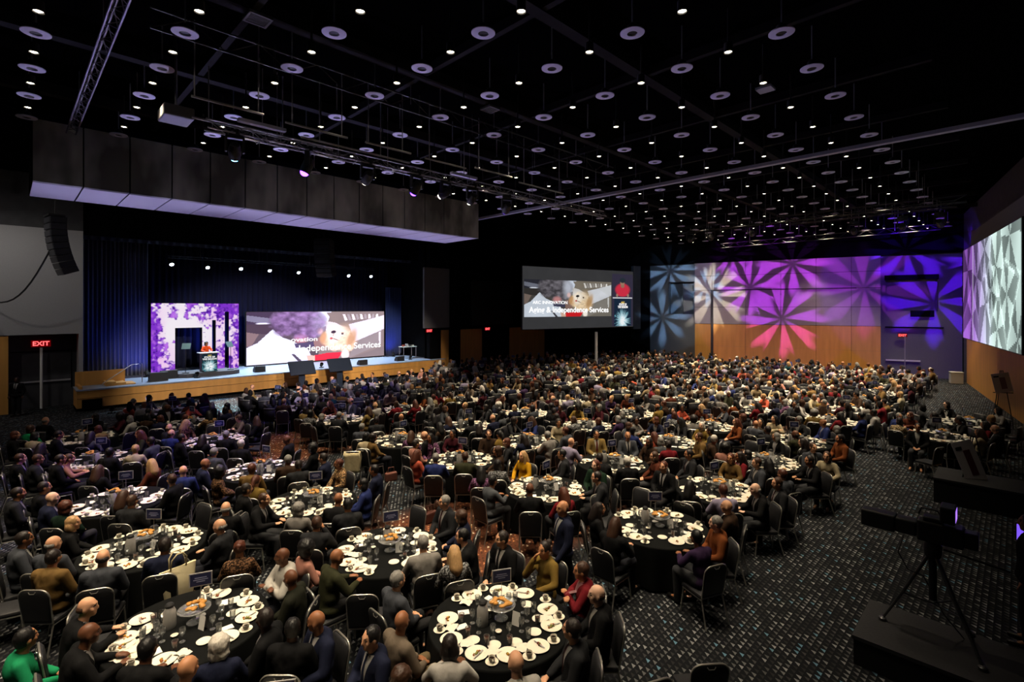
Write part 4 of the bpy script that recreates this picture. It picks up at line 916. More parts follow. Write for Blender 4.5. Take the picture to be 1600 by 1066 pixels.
def build_shirt(pose, sex, part, coarse=False):
    top = cached(build_top, pose, sex, 'suit'); J = joints(pose, sex); tr = BVHTree.FromPolygons([v.co.copy() for v in top.vertices], [list(p.vertices) for p in top.polygons])
    zt = J['neck'].z + .015; zb = J['chest'].z - .17; b = MB(); nr, nc = (4, 2) if coarse else (12, 6); P = {}
    for i in range(nr + 1):
        h = i / nr; z = zb + (zt - zb) * h; hw = (.012 + .068 * h) if part == 'shirt' else (.026 - .010 * h if h > .06 else .006)
        for j in range(nc + 1):
            hit = tr.ray_cast(Vector((hw * (2 * j / nc - 1), 1.0, z)), Vector((0, -1, 0)))
            if hit[0] is not None: P[i, j] = hit[0] + Vector((0, .004 if part == 'shirt' else .009, 0))
    ks = {k: n for n, k in enumerate(P)}
    b.add(list(P.values()), [(ks[i, j], ks[i, j + 1], ks[i + 1, j + 1], ks[i + 1, j]) for i in range(nr) for j in range(nc) if all(q in ks for q in ((i, j), (i, j + 1), (i + 1, j + 1), (i + 1, j)))])
    if part == 'shirt' and not coarse: b.lathe([(.071, -.03), (.069, .012), (.065, .026), (.060, .022), (.060, -.02)], 18, 0, tuple(J['neck'] + Vector((0, -.010, .006))), caps=False)
    return b.mesh('shirt', CLOTHM, True)
def build_legs(pose, sex, target=1300):
    J = joints(pose, sex); b = MB(); b.sph(J['pel'] - Vector((0, 0, .03)), (.172, .135, .105), 12, 8)
    for n in 'LR': b.chain([J['hip' + n], J['kn' + n], J['an' + n] - Vector((0, 0, .02))], [.100, .076, .058])
    me = grown(b, .02, target, 2); me.materials.append(CLOTHM); return me
def build_shoe(J, n):
    b = MB(); a = J['an' + n]; d = J['to' + n]; b.cap((a.x, a.y - .03, .05), (d.x, d.y + .05, .042), .046, .040, 8); b.cap(a, (a.x, a.y, .06), .045, .047, 8)
    me = grown(b, .016, 260, 1); me.materials.append(K_shoe); return me
SKINC = ['#e0b296', '#cf9a78', '#b27c58', '#8a5a3c', '#5f3a26', '#42281b']
def skin(i):
    return mat(f'skin {i}', SKINC[i], .5, spec=.35, vary=.06, scale=12)
SKIN = [skin(i) for i in range(6)]
K_eye = mat('dark eye', '#1b1310', .35); K_lip = mat('lip', '#8a4a42', .5); K_shoe = mat('shoe leather', '#0b0a0a', .4)
CLOTHM = mat('cloth black', '#101012', .85)
HAIRC = dict(black='#0d0b0b', brown='#3a2417', blond='#a9855a', auburn='#4a2416', grey='#77746f', white='#bdb6ab', dark='#1d1512')
def hairm(c): return mat('hair ' + c, HAIRC[c], .5, spec=.4, vary=.45, scale=60, stretch=(1, 1, .15), bump=.25)
def build_hair(style):
    b = MB(); Sp = b.sph
    cap = lambda: Sp((0, -.020, .030), (.088, .100, .101), 16, 12)
    if style == 'short': cap(); Sp((0, -.045, -.02), (.078, .065, .06), 12, 8)
    elif style == 'balding': Sp((0, -.040, -.005), (.086, .078, .055), 14, 10)
    elif style == 'bob': cap(); Sp((0, -.035, -.05), (.108, .082, .115), 14, 10)
    elif style == 'long':
        cap(); b.cap((0, -.06, 0), (0, -.115, -.17), .092, .105, 12); b.cap((0, -.115, -.17), (0, -.135, -.30), .10, .05, 12)
        for s in (-1, 1): b.cap((s * .075, -.005, .0), (s * .085, .0, -.19), .034, .030, 8)
    elif style == 'bun': cap(); Sp((0, -.115, .075), .052, 10, 8)
    elif style == 'pony': cap(); b.chain([(0, -.11, .04), (0, -.155, -.05), (0, -.15, -.22)], [.035, .042, .02])
    elif style == 'afro': Sp((0, -.035, .045), (.135, .125, .130), 16, 12); Sp((0, -.05, -.03), (.118, .09, .09), 12, 8)
    elif style == 'curly': Sp((0, -.030, .035), (.108, .108, .110), 16, 12); Sp((0, -.05, -.06), (.105, .08, .09), 12, 8)
    elif style == 'wrap': Sp((0, -.03, .045), (.098, .115, .115), 14, 10); Sp((0, -.09, .10), .07, 10, 8)
    me = grown(b, .012, 1300, 1); fr = 38 if style in ('afro', 'curly') else 55; am = .016 if style in ('afro', 'curly') else .008
    for v in me.vertices:
        n = noise.noise(Vector((v.co.x * fr, v.co.y * fr, v.co.z * (fr if style in ('afro', 'curly') else 12)))); v.co += Vector(v.co).normalized() * n * am
        if v.co.y > .066 and v.co.z < .055: v.co.y = .066 - (v.co.y - .066) * .2 - .01
    me.materials.append(hairm('black')); return me
_c = {}
def cached(fn, *a):
    k = (fn.__name__,) + a
    if k not in _c: _c[k] = fn(*a)
    return _c[k]
#        words              colour     shirt      tie       kind
CL = {'navy suit': ('#1b2038', '#b9b6b4', '#1b2038', 'suit'), 'charcoal suit': ('#26272a', '#a9a6a4', '#3a1418', 'suit'), 'black suit': ('#0e0e10', '#b8b4b0', '#0c0c0e', 'suit'),
      'grey suit': ('#474a51', '#bfbab4', '#23262e', 'suit'), 'light grey jacket': ('#8f8a84', '#77726d', '#77726d', 'suit'), 'taupe suit': ('#77695a', '#6e6152', '#6e6152', 'suit'),
      'tan jacket': ('#7d6034', '#6c5330', '#6c5330', 'suit'), 'tan suit': ('#937944', '#c9c0b0', '#6a1f1a', 'suit'), 'brown jacket': ('#3d2a1c', '#2c1e15', '#2c1e15', 'suit'), 'olive jacket': ('#33341f', '#2c2d1c', '#2c2d1c', 'suit'),
      'green jacket': ('#17301f', '#c9c3b6', '#17301f', 'suit'), 'blue suit': ('#28346a', '#a7a6b4', '#28346a', 'suit'), 'red jacket': ('#7c1822', '#c08c90', '#7c1822', 'suit'),
      'black top': ('#0f0f11', None, None, 'dress'), 'cream jacket': ('#c3b391', None, None, 'dress'), 'white uniform shirt': ('#c9c4bb', None, None, 'dress'), 'olive uniform': ('#1f2015', '#1f2015', '#1f2015', 'suit'),
      'pink top': ('#b8806f', None, None, 'dress'), 'coral top': ('#c0573f', None, None, 'dress'), 'bright green top': ('#1c9a63', None, None, 'dress'), 'yellow top': ('#d39a10', None, None, 'dress'),
      'mustard jacket': ('#8d7133', '#7a6330', '#7a6330', 'suit'), 'lavender shirt': ('#a399b4', None, None, 'dress'), 'white shirt': ('#c2bdb6', None, None, 'dress'), 'burgundy top': ('#4a1420', None, None, 'dress'),
      'brown patterned top': ('#4a3423', None, None, 'pat'), 'leopard print top': ('#7a5f41', None, None, 'pat'), 'floral dress': ('#5a5a5a', None, None, 'pat'), 'purple floral top': ('#5a3a54', None, None, 'pat'), 'striped tan top': ('#8d7a5c', None, None, 'pat'),
      'purple top': ('#3a2548', None, None, 'dress'), 'dark green top': ('#142a1e', None, None, 'dress'), 'orange jacket': ('#8a4a22', None, None, 'dress'), 'grey top': ('#55585c', None, None, 'dress'), 'teal top': ('#1d4a52', None, None, 'dress'), 'rust top': ('#5e2c18', None, None, 'dress'), 'orange poncho': ('#ff5a22', None, None, 'dress')}
def clothm(words, part=0):
    c = CL[words]; col = c[part] or c[0]
    nm = f'cloth {col}' + (' pattern' if c[3] == 'pat' else '')
    if nm in MATS: return MATS[nm]
    m = mat(nm, [x * .62 for x in lin(col)[:3]], .85, spec=.15, vary=.18, scale=9, bump=.35)
    if c[3] == 'pat':
        nt = m.node_tree; nz = nt.nodes['Noise Texture']; nz.inputs['Scale'].default_value = 38; nz.inputs['Detail'].default_value = 1
        cr = nt.nodes.new('ShaderNodeValToRGB'); cr.color_ramp.interpolation = 'CONSTANT'; e = cr.color_ramp.elements; l = lin(col)
        e[0].color = [x * .25 for x in l[:3]] + [1]; e[1].position = .47; e[1].color = l; q = e.new(.56); q.color = [min(1, x * 2.6) for x in l[:3]] + [1]
        nt.links.new(nz.outputs['Fac'], cr.inputs[0]); nt.links.new(cr.outputs[0], nt.nodes['Principled BSDF'].inputs['Base Color'])
    return m
def slot(o, i, m):
    s = o.material_slots[i]; s.link = 'OBJECT'; s.material = m
NP = [0]
def person(x, y, rz, pose, sex, sk, style, hc, cloth, yaw, label, z=0.0, legs='#0e0e10', scale=1.0, nod=0.0, shoes=True, group=None, ties=True):
    yq = max(-2, min(2, round(yaw / .42))) * .42; hm = None
    body, J = cached(build_body, pose, sex, yq, nod)
    o = link('person', body, None, (x, y, z), rz); slot(o, 0, SKIN[sk]); o.scale = (scale,) * 3
    tag(o, label, 'person', group)
    kind = CL[cloth][3]; su = 'dress' if kind in ('dress', 'pat') else 'suit'; top = cached(build_top, pose, sex, su)
    c = link('jacket' if su == 'suit' else 'shirt', top, o); slot(c, 0, clothm(cloth))
    if su == 'suit':
        sh_ = link('shirt', cached(build_shirt, pose, sex, 'shirt'), o); slot(sh_, 0, clothm(cloth, 1))
        if sex == 'm' and 'jacket' not in cloth and ties: c = link('tie', cached(build_shirt, pose, sex, 'tie'), sh_); slot(c, 0, clothm(cloth, 2))
    c = link('trousers', cached(build_legs, 'seat' if pose not in ('stand', 'walk', 'lectern') else pose, 'm'), o); slot(c, 0, mat('trousers ' + legs, legs, .85, vary=.15, scale=9))
    if shoes:
        for n in 'LR': link('shoe', cached(shoe_of, 'seat' if pose not in ('stand', 'walk', 'lectern') else pose, n), o)
    if style != 'bald':
        h = link('hair', cached(build_hair, style), o); slot(h, 0, hairm(hc)); h.location = J['head']; h.rotation_euler = (-nod, 0, yq)
    NP[0] += 1
    return o
def shoe_of(pose, n): return build_shoe(joints(pose, 'm'), n)

# ------------------------------------------------------------------ chair
K_chair = mat('black chair vinyl', (.018, .018, .02), .5, vary=.2, scale=14, bump=.15); K_cframe = mat('silver chair frame', (.42, .40, .36), .32, .8)
def roundrect(w, h, r, n=5):
    out = []
    for cx, cz, a0 in ((w / 2 - r, h - r, 0), (-w / 2 + r, h - r, PI / 2)):
        for i in range(n + 1): a = a0 + PI / 2 * i / n; out.append((cx + r * math.cos(a), cz + r * math.sin(a)))
    out += [(-w * .46, 0), (w * .46, 0)]
    return out
def chair_meshes():
    D = {}
    b = MB(); b.rbox((-.225, -.21, .405), (.225, .235, .475), .028); D['seat'] = b.mesh('seat', K_chair, True, 40)
    rr_ = roundrect(.42, .46, .11); lean = lambda x, z, y: (x, -.215 + y - .16 * z, .47 + z)
    n = len(rr_); b = MB(); vs = [lean(x, z, .018) for x, z in rr_] + [lean(x, z, -.018) for x, z in rr_] + [lean(x * .86, .03 + z * .88, .038) for x, z in rr_] + [lean(x * .86, .03 + z * .88, -.030) for x, z in rr_]
    fs = [tuple(range(2 * n, 3 * n)), tuple(range(4 * n - 1, 3 * n - 1, -1))]
    for i in range(n):
        j = (i + 1) % n; fs += [(i, j, 2 * n + j, 2 * n + i), (j, i, n + i, n + j), (n + j, n + i, 3 * n + i, 3 * n + j)]
    b.add(vs, fs); D['backrest'] = b.mesh('backrest', K_chair, True, 50)
    b = MB(); pts = [lean(x * 1.03, z + .012, -.002) for x, z in ([(.205, -.05)] + rr_[:-2] + [(-.205, -.05)])]; b.tube(pts, .0115, 6); b.tube([lean(-.05, .452, -.022), lean(-.03, .425, -.030), lean(.03, .425, -.030), lean(.05, .452, -.022)], .007, 5)
    b.tube([(.21, -.2, .40), (.21, .21, .40)], .012, 5); b.tube([(-.21, -.2, .40), (-.21, .21, .40)], .012, 5); b.tube([(-.21, .21, .40), (.21, .21, .40)], .012, 5); b.tube([(-.21, -.205, .42), (.21, -.205, .42)], .012, 5)
    D['back_frame'] = b.mesh('back_frame', K_cframe, True, 60)
    for i, (x, y, dx, dy) in enumerate(((-.205, .2, -.02, .05), (.205, .2, .02, .05), (-.205, -.2, -.02, -.12), (.205, -.2, .02, -.12))):
        b = MB(); b.tube([(x, y, .405), (x + dx, y + dy, 0)], .0125, 6); D['leg%d' % i] = b.mesh('leg', K_cframe, True, 60)
    return D
CHM = chair_meshes()
def chair(x, y, rz, label, group=None):
    t = tag(empty('banquet_chair', (x, y, .001), rz), label, 'chair', group)
    for k in ('seat', 'backrest', 'back_frame', 'leg0', 'leg1', 'leg2', 'leg3'): link('leg' if k[:3] == 'leg' else k, CHM[k], t)
    return t

# ------------------------------------------------------------------ tableware
def glass_mat():
    m = bpy.data.materials.new('clear glass'); m.use_nodes = True; nt = m.node_tree; nt.nodes.remove(nt.nodes['Principled BSDF'])
    tr = nt.nodes.new('ShaderNodeBsdfTransparent'); tr.inputs[0].default_value = (.93, .95, .95, 1); gl = nt.nodes.new('ShaderNodeBsdfGlossy'); gl.inputs['Roughness'].default_value = .16; df = nt.nodes.new('ShaderNodeBsdfDiffuse'); df.inputs[0].default_value = (.8, .8, .78, 1)
    lw = nt.nodes.new('ShaderNodeLayerWeight'); lw.inputs[0].default_value = .45; a = nt.nodes.new('ShaderNodeMixShader'); b_ = nt.nodes.new('ShaderNodeMixShader'); b_.inputs[0].default_value = .10
    nt.links.new(lw.outputs['Facing'], a.inputs[0]); nt.links.new(tr.outputs[0], a.inputs[1]); nt.links.new(gl.outputs[0], a.inputs[2]); nt.links.new(a.outputs[0], b_.inputs[1]); nt.links.new(df.outputs[0], b_.inputs[2]); nt.links.new(b_.outputs[0], nt.nodes['Material Output'].inputs[0])
    return m
K_china = mat('cream china', (.80, .74, .61), .25, spec=.5); K_glass = glass_mat(); K_paper = mat('white card', (.78, .76, .72), .7); K_steel = mat('polished steel', (.62, .60, .57), .4, .6)
K_food = [mat('food ' + str(i), c, .6, vary=.5, scale=40) for i, c in enumerate(('#b9852e', '#8c4a22', '#6f6a2a', '#d8b45a', '#7a3222'))]
def lathe_mesh(name, prof, m, n=20, ang=40): b = MB(); b.lathe(prof, n); return b.mesh(name, m, True, ang)
PLATE = lathe_mesh('dinner_plate', [(0, .004), (.08, .003), (.095, .006), (.140, .019), (.141, .022), (.095, .010), (.08, .008), (0, .008)], K_china, 26)
SIDEP = lathe_mesh('side_plate', [(0, .003), (.055, .002), (.085, .012), (.086, .015), (.055, .006), (0, .006)], K_china, 22)
SAUCER = lathe_mesh('saucer', [(0, .003), (.045, .002), (.078, .013), (.079, .016), (.045, .006), (0, .006)], K_china, 20)
CUP = lathe_mesh('coffee_cup', [(0, .008), (.024, .008), (.036, .03), (.041, .066), (.038, .066), (.033, .032), (.02, .014), (0, .014)], K_china, 16)
b = MB(); b.tube([(.038, 0, .055), (.058, 0, .052), (.058, 0, .03), (.034, 0, .024)], .005, 5); CUPH = b.mesh('handle', K_china, True)
COFFEE = lathe_mesh('coffee', [(0, .046), (.035, .046)], mat('black coffee', '#1c0f08', .15), 14)
TUMB = lathe_mesh('drinking_tumbler', [(0, .002), (.031, .002), (.037, .115), (.034, .115), (.029, .010), (0, .010)], K_glass, 14)
GOB = lathe_mesh('wine_goblet', [(0, .002), (.034, .002), (.033, .006), (.006, .012), (.006, .075), (.034, .105), (.038, .14), (.033, .175), (.031, .175), (.035, .14), (.031, .108), (0, .085)], K_glass, 14)
TEA = lathe_mesh('iced_tea', [(0, .012), (.0285, .012), (.0325, .085), (0, .086)], mat('amber tea', '#4a1e10', .1, spec=.6), 12)
b = MB(); b.box((-.075, -.052, 0), (.075, .052, .004)); b.box((-.06, -.045, .004), (.07, .048, .007)); CARD = b.mesh('white_card', K_paper)
b = MB(); rr = random.Random(5)
CARAFE = lathe_mesh('body', [(0, .0), (.062, .0), (.066, .02), (.064, .17), (.045, .21), (.04, .22), (0, .22)], K_steel, 18)
CARL = lathe_mesh('lid', [(0, .22), (.043, .22), (.045, .245), (.03, .262), (0, .265)], K_can, 14)
b = MB(); b.tube([(.06, 0, .19), (.105, 0, .185), (.105, 0, .07), (.064, 0, .05)], .009, 6); CARH = b.mesh('handle', K_can, True)
STANDM = lathe_mesh('pedestal', [(0, .0), (.07, .0), (.07, .008), (.015, .02), (.015, .10), (.13, .13), (.15, .15), (.145, .152), (.12, .138), (0, .125)], K_glass, 20)
def pastry(seed):
    rr = random.Random(seed); b = MB()
    for i in range(13):
        a = rr.random() * 6.28; q = rr.random() ** .6 * .095; b.sph((q * math.cos(a), q * math.sin(a), .165 + (.1 - q) * .45 + rr.random() * .01), (.034, .026, .018), 8, 5, 0, Matrix.Rotation(rr.random() * 3, 3, 'Z'))
    me = grown(b, .008, 1400, 1); me.materials.append(mat('golden pastry', '#b8813c', .6, vary=.5, scale=30)); return me
PASTRY = [pastry(s) for s in (1, 2)]
def foodmesh(seed):
    rr = random.Random(seed); b = MB()
    for i in range(7):
        a = rr.random() * 6.28; q = rr.random() * .05; r_ = rr.uniform(.008, .020); b.sph((q * math.cos(a) + .01, q * math.sin(a), .010 + r_ * .3), (r_, r_ * rr.uniform(.6, 1), r_ * .6), 7, 5, rr.randrange(3))
    return b.mesh('food_scraps', [K_food[(seed + i) % 5] for i in range(3)], True)
FOOD = [foodmesh(s) for s in range(6)]
b = MB(); b.box((-.008, -.10, .0), (.008, .01, .003)); b.box((-.012, .01, 0), (.012, .035, .003))
for i in range(4): b.box((-.012 + i * .0068, .035, 0), (-.0085 + i * .0068, .085, .003))
FORK = b.mesh('fork', K_steel)
b = MB(); b.box((-.007, -.11, 0), (.007, .0, .004)); b.box((-.009, 0, .0005), (.009, .11, .003)); KNIFE = b.mesh('knife', K_steel)
K_signb = mat('navy sign card', '#20264f', .5); K_signl = mat('pale sign print', '#9aa0c8', .6)
b = MB(); b.lathe([(.06, 0), (.06, .008), (.008, .012)], 14); b.tube([(0, 0, .01), (0, 0, .40)], .004, 5); SIGN_ST = b.mesh('stand', K_steel)
b = MB(); b.box((-.135, -.006, .40), (.135, .006, .58)); SIGN_FR = b.mesh('frame', mat('silver sign frame', (.62, .61, .60), .35, .5))
b = MB()
for s in (-1, 1):
    b.box((-.122, s * .0065 - .001, .412), (.122, s * .0065 + .001, .568), 0)
    for zz, hw in ((.515, .07), (.49, .085), (.465, .05)): b.box((-hw, s * .0085 - .001, zz - .006), (hw, s * .0085 + .001, zz + .004), 1)
SIGN_PA = b.mesh('sign_card', [K_signb, K_signl])
b = MB(); b.add([(-.055, -.03, 0), (.055, -.03, 0), (.055, 0, .17), (-.055, 0, .17), (.055, .03, 0), (-.055, .03, 0)], [(0, 1, 2, 3), (3, 2, 4, 5)]); TENT = b.mesh('tent_card', K_paper)
NAPK = None
def napkin(seed):
    rr = random.Random(seed); b = MB(); n = 7; vs = []
    for i in range(n):
        for j in range(n): vs.append(((i / (n - 1) - .5) * .16 + rr.uniform(-.008, .008), (j / (n - 1) - .5) * .13 + rr.uniform(-.008, .008), .010 + rr.random() * .03 * (1 - abs(i - 3) / 5)))
    b.add(vs, [(i * n + j, i * n + j + 1, (i + 1) * n + j + 1, (i + 1) * n + j) for i in range(n - 1) for j in range(n - 1)])
    return b.mesh('napkin', mat('cream napkin', (.72, .66, .55), .85), True)
NAPKS = [napkin(s) for s in (3, 4)]
BOWL = lathe_mesh('dish', [(0, .004), (.03, .004), (.05, .035), (.046, .035), (.028, .010), (0, .010)], K_china, 16)
# table and cloth
K_cloth = mat('black tablecloth', (.0045, .0048, .0048), .85, 0.0, .08, vary=.25, scale=5)
b = MB(); b.lathe([(0, .735), (.905, .735), (.915, .742), (.915, .755), (.905, .760), (0, .760)], 40); TTOP = b.mesh('tabletop', mat('plywood', (.25, .18, .11), .6), True, 40)
LEGM = []
for s in (-1, 1): b = MB(); b.tube([(-.3, s * .45, .735), (-.3, s * .5, .0)], .016, 6); b.tube([(.3, s * .45, .735), (.3, s * .5, .0)], .016, 6); b.tube([(-.3, s * .49, .15), (.3, s * .49, .15)], .012, 6); LEGM.append(b.mesh('leg', K_rod))
b = MB(); wob = lambda a, z: (.045 * math.sin(a * 13) + .02 * math.sin(a * 7 + 1)) * max(0, (.74 - z) / .7)
b.lathe([(0, .765), (.5, .765), (.915, .7645), (.928, .757), (.932, .735), (.945, .6), (.955, .4), (.965, .2), (.97, .05), (.962, .05), (.955, .2), (.94, .5), (.921, .733), (.918, .7615), (.5, .7615), (0, .7615)], 104, wob=wob)
CLOTHME = b.mesh('tablecloth', K_cloth, True, 60)
ZT = .766
# ------------------------------------------------------------------ where the tables stand
US = [1.70, 4.62, 8.75, 11.45, 14.45, 17.35, 21.35, 24.2, 27.1, 30.0, 32.9, 35.8, 38.7]
WS = [4.85, 7.65, 10.7, 13.65, 17.75, 21.05, 24.1, 27.0]
TABLES = []                              # u, w, phrase, manual people?
for j, w in enumerate(WS):
    n = 0
    for i, u in enumerate(US):
        if w > 24.5 and (u < 19 or u > 30): continue
        if w > 23.5 and u < 3: continue
        if w > 23.5 and (u > 36 ): continue
        p = W(u, w)
        if p.y < 3: continue
        n += 1
        rw = ordn(j + 1)
        TABLES.append((u, w, ('nearest' if n == 1 else ordn(n) + '-nearest') + f' table, {rw} row from right'))
for n, (u, w) in enumerate(((21.3, 1.75), (24.4, 1.3), (24.2, -1.8), (27.4, -1.2), (30.6, -.4), (34.0, .4))):
    if (W(u, w) - C3).dot(Vector((RD.y, -RD.x, 0)) if Vector((RD.y, -RD.x, 0)).x < 0 else Vector((-RD.y, RD.x, 0))) < 1.9: print('near wall', u, w); continue
    TABLES.append((u, w, ('nearest' if n == 0 else ordn(n + 1) + '-nearest') + ' dim table by right wall'))
D = dict(A=90, S=135, L=180, CL=225, C=270, R=0, AR=45, AL=112, CR=315)
